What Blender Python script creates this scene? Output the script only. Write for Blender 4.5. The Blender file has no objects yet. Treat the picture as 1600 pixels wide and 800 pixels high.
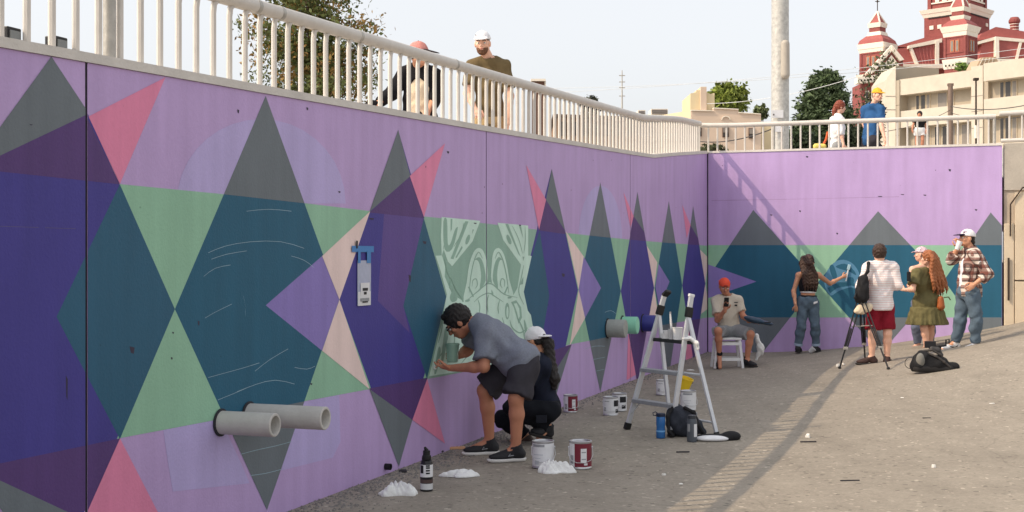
import bpy, math, random
import numpy as np
from mathutils import Vector, Matrix
random.seed(7); rng = np.random.default_rng(7)
SC = bpy.context.scene
COL = SC.collection
F = 2000.0; CZ = 1.75                      # focal length in photo pixels, eye height

# ------------------------------------------------------------------ camera
cam = bpy.data.cameras.new("camera"); co = bpy.data.objects.new("camera", cam); COL.objects.link(co)
cam.sensor_width = 36; cam.lens = 36 * F / 1600; cam.clip_end = 3000; cam.clip_start = 0.05
co.location = (0, 0, CZ); co.rotation_euler = (math.radians(90), 0, 0)
SC.camera = co

# ------------------------------------------------------------------ light
WU = Vector((0.9439, -0.3303, 0)); WV = Vector((0.3303, 0.9439, 0))   # across / along the long mural wall
LD = (WU * 1.0 + WV * 0.74 + Vector((0, 0, -1.17))).normalized()      # direction the sunlight travels
SUN_EL = math.asin(-LD.z); SUN_AZ = math.atan2(-LD.x, -LD.y)          # azimuth from +Y clockwise
wd = bpy.data.worlds.new("World"); SC.world = wd; wd.use_nodes = True
nt = wd.node_tree; bg = nt.nodes["Background"]
sky = nt.nodes.new("ShaderNodeTexSky"); sky.sky_type = 'NISHITA'; sky.sun_disc = False
sky.sun_elevation = SUN_EL; sky.sun_rotation = SUN_AZ
sky.air_density = 1.0; sky.dust_density = 4.0; sky.ozone_density = 1.0; sky.altitude = 0
hs = nt.nodes.new("ShaderNodeHueSaturation"); hs.inputs['Saturation'].default_value = 0.34
hs.inputs['Value'].default_value = 1.35
hz = nt.nodes.new("ShaderNodeMix"); hz.data_type = 'RGBA'; hz.inputs['Factor'].default_value = 0.5; hz.inputs['B'].default_value = (4.62, 4.62, 4.66, 1)   # milky summer haze
nt.links.new(sky.outputs[0], hs.inputs['Color']); nt.links.new(hs.outputs[0], hz.inputs['A']); nt.links.new(hz.outputs['Result'], bg.inputs[0])
bg.inputs[1].default_value = 0.15
sl = bpy.data.lights.new("sun", 'SUN'); so = bpy.data.objects.new("sun", sl); COL.objects.link(so)
sl.energy = 2.12; sl.angle = math.radians(0.35); sl.color = (1, 0.80, 0.57)
so.rotation_euler = LD.to_track_quat('-Z', 'Y').to_euler(); so.location = (-20, -10, 30)
SC.view_settings.view_transform = 'Standard'; SC.view_settings.look = 'None'
SC.view_settings.gamma = 1; SC.view_settings.exposure = 0.45

# ------------------------------------------------------------------ small helpers
def lin(c):
    return tuple((x / 255 / 12.92) if x / 255 <= 0.04045 else ((x / 255 + 0.055) / 1.055) ** 2.4 for x in c)
MC = {}
def mat(name, rgb, rough=0.7, var=0.08, vscale=6, bump=0.0, bscale=60, metal=0, spec=0.4, alpha=1, pits=0, stripes=None, trans=0, em=None, lin_in=False):
    """procedural material: base colour varied by noise, fine bump"""
    if name in MC: return MC[name]
    m = bpy.data.materials.new(name); m.use_nodes = True; MC[name] = m
    t = m.node_tree; b = t.nodes["Principled BSDF"]
    c = rgb if lin_in else lin(rgb)
    tc = t.nodes.new("ShaderNodeTexCoord"); out = None
    n = t.nodes.new("ShaderNodeTexNoise"); n.inputs['Scale'].default_value = vscale; n.inputs['Detail'].default_value = 6
    n.inputs['Roughness'].default_value = 0.65
    t.links.new(tc.outputs['Object'], n.inputs['Vector'])
    r = t.nodes.new("ShaderNodeMapRange"); r.inputs[1].default_value = 0.25; r.inputs[2].default_value = 0.75
    r.inputs[3].default_value = 1 - var; r.inputs[4].default_value = 1 + var
    t.links.new(n.outputs['Fac'], r.inputs[0])
    mx = t.nodes.new("ShaderNodeVectorMath"); mx.operation = 'SCALE'; mx.inputs[0].default_value = c
    t.links.new(r.outputs[0], mx.inputs['Scale']); out = mx.outputs[0]
    if stripes: out = stripes(t, tc, out)
    if pits:
        v = t.nodes.new("ShaderNodeTexVoronoi"); v.inputs['Scale'].default_value = 3.1; v.inputs['Randomness'].default_value = 1
        t.links.new(tc.outputs['Object'], v.inputs['Vector'])
        rp = t.nodes.new("ShaderNodeMapRange"); rp.inputs[1].default_value = 0.022; rp.inputs[2].default_value = 0.036
        rp.inputs[3].default_value = 0.3; rp.inputs[4].default_value = 1
        t.links.new(v.outputs['Distance'], rp.inputs[0])
        m2 = t.nodes.new("ShaderNodeVectorMath"); m2.operation = 'SCALE'
        t.links.new(out, m2.inputs[0]); t.links.new(rp.outputs[0], m2.inputs['Scale']); out = m2.outputs[0]
    t.links.new(out, b.inputs['Base Color'])
    b.inputs['Roughness'].default_value = rough; b.inputs['Metallic'].default_value = metal
    b.inputs['Specular IOR Level'].default_value = spec
    b.inputs['Alpha'].default_value = alpha
    b.inputs['Transmission Weight'].default_value = trans
    if bump:
        n2 = t.nodes.new("ShaderNodeTexNoise"); n2.inputs['Scale'].default_value = bscale; n2.inputs['Detail'].default_value = 5
        t.links.new(tc.outputs['Object'], n2.inputs['Vector'])
        bp = t.nodes.new("ShaderNodeBump"); bp.inputs['Strength'].default_value = bump; bp.inputs['Distance'].default_value = 0.02
        t.links.new(n2.outputs['Fac'], bp.inputs['Height']); t.links.new(bp.outputs[0], b.inputs['Normal'])
    return m

def V(*a): return Vector(a)
def P(px, py, Y): return V((px - 800) / F * Y, Y, CZ - (py - 400) / F * Y)
def sst(a, b, x):
    t = min(1, max(0, (x - a) / (b - a))); return t * t * (3 - 2 * t)
def UV(X, Y): return ((X + 4.606) * WU.x + Y * WU.y, (X + 4.606) * WV.x + Y * WV.y)
def XY(u, v): return (-4.606 + u * WU.x + v * WV.x, u * WU.y + v * WV.y)
def G(X, Y):
    u, v = UV(X, Y); u = max(0, u)
    q = 0.0225 * min(u, 6) ** 2 + 0.12 * max(0, min(u, 12) - 6)
    return q * sst(10.5, 18.3, Y) * (1 - 0.0)
def PG(px, py):
    z = 0.0
    for _ in range(40):
        Y = (CZ - z) * F / (py - 400); Y = min(Y, 60); z = 0.5 * z + 0.5 * G((px - 800) / F * Y, Y)
    return V((px - 800) / F * Y, Y, z)

def tag(o, label=None, cat=None, group=None, kind=None):
    if label: o["label"] = label
    if cat: o["category"] = cat
    if group: o["group"] = group
    if kind: o["kind"] = kind
    return o
def thing(name, label, cat, loc, group=None, rz=0):
    o = bpy.data.objects.new(name, None); COL.objects.link(o); o.location = loc; o.rotation_euler = (0, 0, rz)
    o.empty_display_size = 0.1
    return tag(o, label, cat, group)
def origin(o):
    v = V(0, 0, 0)
    while o is not None: v = v + Vector(o.location); o = o.parent
    return v

class MB:
    """collects vertices and faces (world coordinates) for one mesh"""
    def __init__(s): s.v = []; s.f = []
    def poly(s, pts):
        n = len(s.v); s.v += [tuple(p) for p in pts]; s.f.append(tuple(range(n, n + len(pts)))); return s
    def box(s, c, sx, sy, sz, ex=None, ey=None, ez=None):
        ex = ex or V(1, 0, 0); ey = ey or V(0, 1, 0); ez = ez or V(0, 0, 1); c = Vector(c); n = len(s.v)
        for k in (-1, 1):
            for i, j in ((-1, -1), (1, -1), (1, 1), (-1, 1)):
                s.v.append(tuple(c + ex * (i * sx / 2) + ey * (j * sy / 2) + ez * (k * sz / 2)))
        for q in ((3, 2, 1, 0), (4, 5, 6, 7), (0, 1, 5, 4), (1, 2, 6, 5), (2, 3, 7, 6), (3, 0, 4, 7)):
            s.f.append(tuple(n + i for i in q))
        return s
    def beam(s, a, b, w, d, side=None):
        a = Vector(a); b = Vector(b); ez = (b - a).normalized(); side = side or V(0, 1, 0)
        ey = (side - ez * side.dot(ez)).normalized(); ex = ey.cross(ez)
        return s.box((a + b) / 2, w, d, (b - a).length, ex, ey, ez)
    def prism(s, bot, top):
        n = len(s.v); k = len(bot); s.v += [tuple(p) for p in bot] + [tuple(p) for p in top]
        s.f.append(tuple(n + i for i in reversed(range(k)))); s.f.append(tuple(n + k + i for i in range(k)))
        for i in range(k):
            j = (i + 1) % k; s.f.append((n + i, n + j, n + k + j, n + k + i))
        return s
    def tube(s, pts, r, seg=8, cap=True):
        pts = [Vector(p) for p in pts]; rr = r if isinstance(r, (list, tuple)) else [r] * len(pts); n0 = len(s.v); up = None
        for i, p in enumerate(pts):
            d = (pts[min(i + 1, len(pts) - 1)] - pts[max(i - 1, 0)]).normalized()
            if up is None: up = V(0, 0, 1) if abs(d.z) < 0.9 else V(1, 0, 0)
            x = d.cross(up).normalized(); up = x.cross(d).normalized()
            for k in range(seg):
                a = 2 * math.pi * k / seg; s.v.append(tuple(p + x * (math.cos(a) * rr[i]) + up * (math.sin(a) * rr[i])))
        for i in range(len(pts) - 1):
            for k in range(seg):
                a = n0 + i * seg + k; b = n0 + i * seg + (k + 1) % seg; s.f.append((a, b, b + seg, a + seg))
        if cap:
            s.f.append(tuple(n0 + k for k in reversed(range(seg)))); e = n0 + (len(pts) - 1) * seg
            s.f.append(tuple(e + k for k in range(seg)))
        return s
    def lathe(s, prof, c, seg=20, ax=None):
        c = Vector(c); az = (ax or V(0, 0, 1)).normalized(); t = V(1, 0, 0) if abs(az.x) < 0.9 else V(0, 1, 0)
        ex = (t - az * t.dot(az)).normalized(); ey = az.cross(ex); n = len(s.v); k = len(prof)
        for r, z in prof:
            for i in range(seg):
                a = 2 * math.pi * i / seg; s.v.append(tuple(c + ex * (r * math.cos(a)) + ey * (r * math.sin(a)) + az * z))
        for j in range(k - 1):
            for i in range(seg):
                i2 = (i + 1) % seg
                s.f.append((n + j * seg + i, n + j * seg + i2, n + (j + 1) * seg + i2, n + (j + 1) * seg + i))
        if prof[0][0] > 1e-5: s.f.append(tuple(n + i for i in reversed(range(seg))))
        if prof[-1][0] > 1e-5: s.f.append(tuple(n + (k - 1) * seg + i for i in range(seg)))
        return s
    def build(s, name, m, parent=None, smooth=False, bevel=0.0, local=False):
        me = bpy.data.meshes.new(name)
        off = V(0, 0, 0) if (parent is None or local) else origin(parent)
        me.from_pydata([(x - off.x, y - off.y, z - off.z) for x, y, z in s.v], [], s.f)
        o = bpy.data.objects.new(name, me); COL.objects.link(o); o.parent = parent
        if m: me.materials.append(m)
        if smooth:
            me.polygons.foreach_set("use_smooth", [True] * len(me.polygons)); me.set_sharp_from_angle(angle=math.radians(40))
        if bevel:
            b = o.modifiers.new("bevel", 'BEVEL'); b.width = bevel; b.segments = 2; b.limit_method = 'ANGLE'
        return o
def copy_tree(o, parent=None):
    c = o.copy(); COL.objects.link(c); c.parent = parent
    for ch in list(o.children): copy_tree(ch, c)
    return c

# ------------------------------------------------------------------ implicit surfaces for bodies and cloth
def npv(v): return np.array((v[0], v[1], v[2]), dtype=np.float32)
def d_rc(p, a, b, ra, rb, flat=0):
    ba = b - a; L2 = float(ba @ ba) + 1e-12; pa = p - a; h0 = (pa @ ba) / L2; h = np.clip(h0, 0, 1)
    d = np.linalg.norm(pa - h[..., None] * ba, axis=-1) - (ra + (rb - ra) * h)
    L = math.sqrt(L2)
    if flat & 1: d = np.maximum(d, -h0 * L)
    if flat & 2: d = np.maximum(d, (h0 - 1) * L)
    return d
def d_el(p, c, R, rad):
    q = (p - c) @ R.T; k0 = np.linalg.norm(q / rad, axis=-1); k1 = np.linalg.norm(q / (rad * rad), axis=-1) + 1e-9
    return k0 * (k0 - 1) / k1
def frame(side, fwd, up): return np.stack([npv(side), npv(fwd), npv(up)])
EYE3 = np.eye(3, dtype=np.float32)
class Sdf:
    def __init__(s): s.p = []; s.cuts = []
    def rc(s, a, b, ra, rb=None, k=0.03, flat=0, sub=False):
        s.p.append(('rc', npv(a), npv(b), ra, ra if rb is None else rb, k, flat, sub)); return s
    def chain(s, pts, rs, k=0.02):
        for i in range(len(pts) - 1): s.rc(pts[i], pts[i + 1], rs[i], rs[i + 1], k)
        return s
    def el(s, c, rad, R=EYE3, k=0.03, sub=False):
        s.p.append(('el', npv(c), R, np.array(rad, dtype=np.float32), k, sub)); return s
    def cut(s, pt, n): s.cuts.append((npv(pt), npv(Vector(n).normalized()))); return s
    def skirt(s, a, b, ra, rb, ex, ey, amp=0.02, n=9, flatten=0.8, k=0.03):
        s.p.append(('sk', npv(a), npv(b), ra, rb, npv(ex), npv(ey), amp, n, flatten, k)); return s
    def mesh(s, h=0.012, wr=0.0, ws=30):
        lo = np.full(3, 1e9); hi = -lo
        for q in s.p:
            if q[-1] is True: continue
            if q[0] == 'rc': c = np.stack([q[1], q[2]]); r = max(q[3], q[4])
            elif q[0] == 'el': c = q[1][None]; r = float(q[3].max())
            else: c = np.stack([q[1], q[2]]); r = max(q[3], q[4]) + q[7]
            lo = np.minimum(lo, c.min(0) - r); hi = np.maximum(hi, c.max(0) + r)
        lo -= 3 * h + 0.02; hi += 3 * h + 0.02
        n = np.ceil((hi - lo) / h).astype(int) + 1
        ax = [lo[i] + h * np.arange(n[i]) for i in range(3)]
        f = np.full(n, 0.12, dtype=np.float32)
        def sub_grid(c0, c1, r):
            i0 = np.maximum(0, np.floor((c0 - r - lo) / h).astype(int)); i1 = np.minimum(n, np.ceil((c1 + r - lo) / h).astype(int) + 1)
            sl_ = tuple(slice(i0[i], i1[i]) for i in range(3))
            g = np.stack(np.meshgrid(*[ax[i][sl_[i]] for i in range(3)], indexing='ij'), -1).astype(np.float32)
            return sl_, g
        for q in s.p:
            if q[0] == 'rc':
                _, a, b, ra, rb, k, fl, sb = q; sl_, g = sub_grid(np.minimum(a, b), np.maximum(a, b), max(ra, rb) + k + 3 * h); d = d_rc(g, a, b, ra, rb, fl)
            elif q[0] == 'el':
                _, c, R, rad, k, sb = q; sl_, g = sub_grid(c, c, float(rad.max()) + k + 3 * h); d = d_el(g, c, R, rad)
            else:
                _, a, b, ra, rb, ex, ey, amp, nn, flt, k = q; sb = False
                sl_, g = sub_grid(np.minimum(a, b), np.maximum(a, b), max(ra, rb) + amp + k + 3 * h)
                ba = b - a; L = float(np.linalg.norm(ba)); t = ((g - a) @ ba) / (L * L); w = g - a - t[..., None] * ba
                x = w @ ex; y = (w @ ey) / flt; th = np.arctan2(y, x); tt = np.clip(t, 0, 1)
                R_ = ra + (rb - ra) * tt + amp * tt * (np.sin(nn * th) + 0.5 * np.sin((2 * nn + 3) * th + 1))
                d = (np.hypot(x, y) - R_) * 0.8; d = np.maximum(d, np.maximum(-t, t - 1) * L)
            if g.size == 0: continue
            o = f[sl_]
            if sb: f[sl_] = np.maximum(o, -d)
            else:
                hh = np.maximum(k - np.abs(o - d), 0) / max(k, 1e-6); f[sl_] = np.minimum(o, d) - hh * hh * k * 0.25
        g = None
        if wr or s.cuts:
            g = np.stack(np.meshgrid(*ax, indexing='ij'), -1).astype(np.float32)
        if wr:
            x, y, z = g[..., 0], g[..., 1], g[..., 2]
            w = np.sin(ws * (z + 0.35 * x) + 2.2 * np.sin(ws * 0.45 * x + 1) + 1.7 * np.sin(ws * 0.5 * y))
            w += 0.6 * np.sin(ws * 1.7 * (x - 0.6 * z + 0.4 * y) + 2 * np.sin(ws * 0.6 * z))
            f += wr * w
        for pt, nn in s.cuts: f = np.maximum(f, (g - pt) @ nn)
        return surfnet(f, lo, h)
def surfnet(f, lo, h):
    s = f < 0; n = np.array(f.shape)
    c = [s[i:n[0] - 1 + i, j:n[1] - 1 + j, k:n[2] - 1 + k] for i in (0, 1) for j in (0, 1) for k in (0, 1)]
    cnt = sum(x.astype(np.int8) for x in c); act = (cnt > 0) & (cnt < 8); ids = np.argwhere(act)
    if len(ids) == 0: return np.zeros((0, 3)), np.zeros((0, 4), int)
    idx = np.full(act.shape, -1, dtype=np.int64); idx[tuple(ids.T)] = np.arange(len(ids))
    pos = np.zeros((len(ids), 3)); num = np.zeros(len(ids))
    for axis in range(3):
        o1, o2 = [a for a in range(3) if a != axis]
        for a in (0, 1):
            for b in (0, 1):
                q = ids.copy(); q[:, o1] += a; q[:, o2] += b; r = q.copy(); r[:, axis] += 1
                f0 = f[tuple(q.T)]; f1 = f[tuple(r.T)]; m = (f0 < 0) != (f1 < 0)
                t = np.where(m, f0 / np.where(f0 - f1 == 0, 1, f0 - f1), 0)
                pt = q.astype(float); pt[:, axis] += t; pos[m] += pt[m]; num[m] += 1
    vs = lo + h * pos / num[:, None]
    faces = []
    for axis in range(3):
        o1 = (axis + 1) % 3; o2 = (axis + 2) % 3
        sl0 = [slice(None)] * 3; sl1 = [slice(None)] * 3; sl0[axis] = slice(0, n[axis] - 1); sl1[axis] = slice(1, n[axis])
        s0 = s[tuple(sl0)]; s1 = s[tuple(sl1)]; e = np.argwhere(s0 != s1)
        e = e[(e[:, o1] > 0) & (e[:, o2] > 0) & (e[:, o1] < n[o1] - 1) & (e[:, o2] < n[o2] - 1)]
        if len(e) == 0: continue
        def gi(da, db):
            q = e.copy(); q[:, o1] += da; q[:, o2] += db; return idx[tuple(q.T)]
        qd = np.stack([gi(-1, -1), gi(0, -1), gi(0, 0), gi(-1, 0)], 1)
        fl = s0[tuple(e.T)]; qd[~fl] = qd[~fl][:, ::-1]; faces.append(qd)
    return vs, np.concatenate(faces)
def skin(name, pieces, m, parent):
    """one mesh object from (verts, quads) pieces in world coordinates"""
    off = np.array(origin(parent)); vs = []; fs = []; k = 0
    for v, q in pieces:
        vs.append(v - off); fs.append(q + k); k += len(v)
    v = np.concatenate(vs).astype(np.float32); q = np.concatenate(fs).astype(np.int32)
    me = bpy.data.meshes.new(name); me.vertices.add(len(v)); me.vertices.foreach_set("co", v.ravel())
    me.loops.add(q.size); me.loops.foreach_set("vertex_index", q.ravel())
    me.polygons.add(len(q)); me.polygons.foreach_set("loop_start", np.arange(0, q.size, 4, dtype=np.int32))
    me.polygons.foreach_set("use_smooth", np.ones(len(q), dtype=bool))
    me.update(calc_edges=True); me.validate()
    me.materials.append(m); o = bpy.data.objects.new(name, me); COL.objects.link(o); o.parent = parent
    return o
# ================================================================== ground of the lot
def ground_mat():
    m = bpy.data.materials.new("asphalt"); m.use_nodes = True; t = m.node_tree; b = t.nodes["Principled BSDF"]
    tc = t.nodes.new("ShaderNodeTexCoord")
    def noise(sc, det=6, ro=0.6):
        n = t.nodes.new("ShaderNodeTexNoise"); n.inputs['Scale'].default_value = sc; n.inputs['Detail'].default_value = det
        n.inputs['Roughness'].default_value = ro; t.links.new(tc.outputs['Object'], n.inputs['Vector']); return n.outputs['Fac']
    def rng_(x, a, b_, c, d):
        r = t.nodes.new("ShaderNodeMapRange"); r.inputs[1].default_value = a; r.inputs[2].default_value = b_
        r.inputs[3].default_value = c; r.inputs[4].default_value = d; t.links.new(x, r.inputs[0]); return r.outputs[0]
    def mul(a, b_):
        k = t.nodes.new("ShaderNodeMath"); k.operation = 'MULTIPLY'; t.links.new(a, k.inputs[0]); t.links.new(b_, k.inputs[1]); return k.outputs[0]
    big = rng_(noise(0.45, 4), 0.3, 0.7, 0.93, 1.06); mid = rng_(noise(5, 6), 0.3, 0.7, 0.93, 1.07); fin = rng_(noise(45, 3, 0.8), 0.25, 0.75, 0.86, 1.14)
    # bright and dark chippings
    v = t.nodes.new("ShaderNodeTexVoronoi"); v.inputs['Scale'].default_value = 38; t.links.new(tc.outputs['Object'], v.inputs['Vector'])
    sp = t.nodes.new("ShaderNodeSeparateColor"); t.links.new(v.outputs['Color'], sp.inputs[0])
    chip = rng_(sp.outputs[0], 0.0, 1.0, 0.92, 1.08); spark = rng_(sp.outputs[1], 0.978, 0.985, 1.0, 1.5); dk = rng_(sp.outputs[2], 0.02, 0.025, 0.66, 1.0)
    w = t.nodes.new("ShaderNodeTexNoise"); w.inputs['Scale'].default_value = 1.2; w.inputs['Detail'].default_value = 8
    t.links.new(tc.outputs['Object'], w.inputs['Vector'])
    stain = rng_(w.outputs['Fac'], 0.3, 0.46, 0.86, 1.0)
    # long wheel marks running with the wall, and cracks
    mp = t.nodes.new("ShaderNodeMapping"); mp.inputs['Rotation'].default_value = (0, 0, math.atan2(WV.x, WV.y)); mp.inputs['Scale'].default_value = (1.6, 0.05, 1)
    t.links.new(tc.outputs['Object'], mp.inputs[0]); tk = t.nodes.new("ShaderNodeTexNoise"); tk.inputs['Scale'].default_value = 1.6; tk.inputs['Detail'].default_value = 5
    t.links.new(mp.outputs[0], tk.inputs['Vector']); track = rng_(tk.outputs['Fac'], 0.32, 0.68, 0.94, 1.05)
    vc = t.nodes.new("ShaderNodeTexVoronoi"); vc.feature = 'DISTANCE_TO_EDGE'; vc.inputs['Scale'].default_value = 0.42
    wv = t.nodes.new("ShaderNodeVectorMath"); wv.operation = 'MULTIPLY_ADD'; wv.inputs[1].default_value = (0.5, 0.5, 0.5); t.links.new(w.outputs['Color'], wv.inputs[0]); t.links.new(tc.outputs['Object'], wv.inputs[2])
    t.links.new(wv.outputs[0], vc.inputs['Vector']); crack = rng_(vc.outputs['Distance'], 0.0, 0.005, 0.84, 1.0)
    k = mul(mul(mul(mul(mul(mul(mul(mul(big, mid), fin), chip), spark), dk), stain), track), crack)
    mx = t.nodes.new("ShaderNodeVectorMath"); mx.operation = 'SCALE'; mx.inputs[0].default_value = (0.29, 0.256, 0.211)
    t.links.new(k, mx.inputs['Scale']); t.links.new(mx.outputs[0], b.inputs['Base Color'])
    b.inputs['Roughness'].default_value = 0.92; b.inputs['Specular IOR Level'].default_value = 0.25
    bp = t.nodes.new("ShaderNodeBump"); bp.inputs['Strength'].default_value = 0.4; bp.inputs['Distance'].default_value = 0.012
    t.links.new(mul(fin, chip), bp.inputs['Height']); t.links.new(bp.outputs[0], b.inputs['Normal'])
    return m
GM = ground_mat()
def grid(name, us, vs, zf, m, kind):
    mb = MB(); nu = len(us)
    for v in vs:
        for u in us:
            x, y = XY(u, v); mb.v.append((x, y, zf(u, v, x, y)))
    for j in range(len(vs) - 1):
        for i in range(nu - 1):
            a = j * nu + i; mb.f.append((a, a + 1, a + nu + 1, a + nu))
    o = mb.build(name, m, smooth=True); return tag(o, kind=kind)
VR = UV(3.556, 23.32)[1]                       # where the short wall stands
def frange(a, b, s): return [a + s * i for i in range(int((b - a) / s + 1e-6) + 1)]
us = [-400, -40, -2] + frange(-0.5, 8, 0.25) + [9, 10, 12, 15, 20, 40, 120, 500]
vs = [-300, -60, -20, -8] + frange(-4, 27, 0.25) + [30, 40, 80, 200, 700]
_r = random.Random(3)
def gz(u, v, x, y):
    if u < -0.3 or v > VR + 0.3: return -0.12
    return G(x, y) + (_r.uniform(-0.006, 0.006) if 0.3 < u < 8 else 0)
tag(grid("ground", us, vs, gz, GM, "structure"), "grey weathered asphalt of the lot below the mural walls")

# ================================================================== heights of the long wall
HT = [(-10, 2.35), (1, 2.57), (6.14, 2.75), (8.49, 2.825), (12.45, 2.96), (17.85, 3.165), (19.2, 3.22), (20.9, 3.39), (23.4, 3.62), (60, 3.62)]
def H(Y):
    for (a, h0), (b, h1) in zip(HT, HT[1:]):
        if Y <= b: return h0 + (h1 - h0) * (Y - a) / (b - a)
    return HT[-1][1]
def Hv(v): return H(v * WV.y)                  # v measured on the wall face (u = 0)
HR = 3.62
def up_z(v): return Hv(v) - 0.56 if v <= VR else 3.06 + 0.1 * min(v - VR, 24) + 0.035 * max(0, min(v - VR, 120) - 24)
PAVE = mat("pale_concrete_paving", (168, 164, 156), 0.9, 0.12, 2, 0.2, 40)
uu = [-160, -60, -25, -12, -6, -3, -1.5, -0.36]
tag(grid("upper_pavement", uu, [-10, -4] + frange(0, VR, 0.5) + [VR], lambda u, v, x, y: up_z(v), PAVE, "structure"), "raised street level behind the long wall")
tag(grid("upper_terrain", uu + [4, 8, 14, 40, 120, 260], [VR + 0.36, VR + 2, VR + 6, VR + 12, VR + 24, 60, 90, 150, 400], lambda u, v, x, y: up_z(v), PAVE, "structure"), "street and hillside behind the short wall")

# ================================================================== mural walls
def WLp(px, py):                                # photo pixel -> (along, height) on the long wall
    Y = 4.606 / (0.35 - (px - 800) / F); return (Y / WV.y, CZ - (py - 400) / F * Y)
CX, CY = 3.556, 23.32
def WRp(px, py):
    k = (px - 800) / F; Y = (CY + 0.35 * CX) / (1 + 0.35 * k); return ((k * Y - CX) / WU.x, CZ - (py - 400) / F * Y)
def L3(s, z, o=0.0): return V(-4.606 + WV.x * s + WU.x * o, WV.y * s + WU.y * o, z)
def R3(s, z, o=0.0): return V(CX + WU.x * s - WV.x * o, CY + WU.y * s - WV.y * o, z)
def worn(t, tc, out):
    """roller laps, thin patches and vertical streaks in the coat"""
    mp = t.nodes.new("ShaderNodeMapping"); mp.inputs['Scale'].default_value = (5, 5, 0.5); t.links.new(tc.outputs['Object'], mp.inputs[0])
    n = t.nodes.new("ShaderNodeTexNoise"); n.inputs['Scale'].default_value = 1.5; n.inputs['Detail'].default_value = 5; t.links.new(mp.outputs[0], n.inputs['Vector'])
    r = t.nodes.new("ShaderNodeMapRange"); r.inputs[1].default_value = .3; r.inputs[2].default_value = .7; r.inputs[3].default_value = .93; r.inputs[4].default_value = 1.06; t.links.new(n.outputs['Fac'], r.inputs[0])
    m = t.nodes.new("ShaderNodeVectorMath"); m.operation = 'SCALE'; t.links.new(out, m.inputs[0]); t.links.new(r.outputs[0], m.inputs['Scale'])
    n2 = t.nodes.new("ShaderNodeTexNoise"); n2.inputs['Scale'].default_value = 38; n2.inputs['Detail'].default_value = 3; t.links.new(tc.outputs['Object'], n2.inputs['Vector'])
    r2 = t.nodes.new("ShaderNodeMapRange"); r2.inputs[1].default_value = .25; r2.inputs[2].default_value = .75; r2.inputs[3].default_value = .98; r2.inputs[4].default_value = 1.02; t.links.new(n2.outputs['Fac'], r2.inputs[0])
    m2 = t.nodes.new("ShaderNodeVectorMath"); m2.operation = 'SCALE'; t.links.new(m.outputs[0], m2.inputs[0]); t.links.new(r2.outputs[0], m2.inputs['Scale']); return m2.outputs[0]
def paint(name, rgb, var=0.06): return mat("paint_" + name, rgb, 0.62, var, 1.3, 0.14, 60, spec=0.3, pits=1, stripes=worn)
K = {k: paint(k, c) for k, c in dict(
    lilac=(188, 161, 208), periwinkle=(184, 170, 217), green=(146, 190, 162), teal=(38, 94, 120), slate=(108, 116, 122), indigo=(70, 64, 142),
    plum=(88, 62, 118), pink=(226, 136, 170), violet=(140, 124, 190), peach=(236, 212, 206), sage=(146, 181, 164), mint=(204, 232, 217),
    dusk=(46, 94, 120), steel=(84, 134, 166), violet_deep=(96, 76, 142), navy=(58, 60, 140)).items()}
CONC = mat("bare_concrete", (206, 200, 192), 0.9, 0.14, 2.5, 0.3, 50)
DARK = mat("dark_joint", (26, 24, 30), 0.9)
def clip_half(pts, axis, val, keep_less):
    out = []; n = len(pts)
    for i in range(n):
        a = pts[i]; b = pts[(i + 1) % n]; da = (a[axis] - val) * (1 if keep_less else -1); db = (b[axis] - val) * (1 if keep_less else -1)
        if da <= 0: out.append(a)
        if (da < 0 < db) or (db < 0 < da):
            t = da / (da - db); out.append((a[0] + (b[0] - a[0]) * t, a[1] + (b[1] - a[1]) * t))
    return out
lw = thing("mural_wall", "long concrete retaining wall painted with lilac, teal and indigo diamonds, railing on top", "wall", L3(8, 0))
rw = thing("mural_wall", "short sunlit end wall with lilac top and blue diamonds behind the standing people", "wall", R3(2, 0))
JL = [WLp(p, 400)[0] for p in (135, 760, 985)]; SEND = VR
JL = [-4.35, 1.4] + JL + [SEND]
gap = 0.010
for a, b in zip(JL, JL[1:]):
    mb = MB(); n = max(2, int((b - a) / 0.5)); ss = [a + gap + (b - a - 2 * gap) * i / n for i in range(n + 1)]
    for s0, s1 in zip(ss, ss[1:]):
        mb.prism([L3(s0, -0.3, 0), L3(s0, -0.3, -0.34), L3(s1, -0.3, -0.34), L3(s1, -0.3, 0)],
                 [L3(s0, Hv(s0), 0), L3(s0, Hv(s0), -0.34), L3(s1, Hv(s1), -0.34), L3(s1, Hv(s1), 0)])
    mb.build("wall_panel", K['lilac'], lw)
for j in JL[1:-1]:
    MB().prism([L3(j - gap, -.3, -.003), L3(j - gap, -.3, -.3), L3(j + gap, -.3, -.3), L3(j + gap, -.3, -.003)],
               [L3(j - gap, Hv(j), -.003), L3(j - gap, Hv(j), -.3), L3(j + gap, Hv(j), -.3), L3(j + gap, Hv(j), -.003)]).build("joint_filler", DARK, lw)
cop = MB(); ss = sorted(set(frange(-4.3, SEND - 0.1, 0.7) + [19.2 / WV.y, SEND - 0.02])); _r = random.Random(5)
for s0, s1 in zip(ss, ss[1:]):
    for_z = lambda s: Hv(s)
    cop.prism([L3(s0, for_z(s0) + .002, .012), L3(s0, for_z(s0) + .002, -.36), L3(s1, for_z(s1) + .002, -.36), L3(s1, for_z(s1) + .002, .012)],
              [L3(s0, for_z(s0) + .055, .006), L3(s0, for_z(s0) + .055, -.36), L3(s1, for_z(s1) + .055, -.36), L3(s1, for_z(s1) + .055, .006)])
cop.build("coping", CONC, lw)
ml = MB(); LR = 5.02                             # length of the short wall
ml.prism([R3(-0.3, -0.3, 0), R3(LR, -0.3, 0), R3(LR, -0.3, -0.34), R3(-0.3, -0.3, -0.34)], [R3(-0.3, HR, 0), R3(LR, HR, 0), R3(LR, HR, -0.34), R3(-0.3, HR, -0.34)])
ml.build("wall_panel", K['lilac'], rw)
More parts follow.
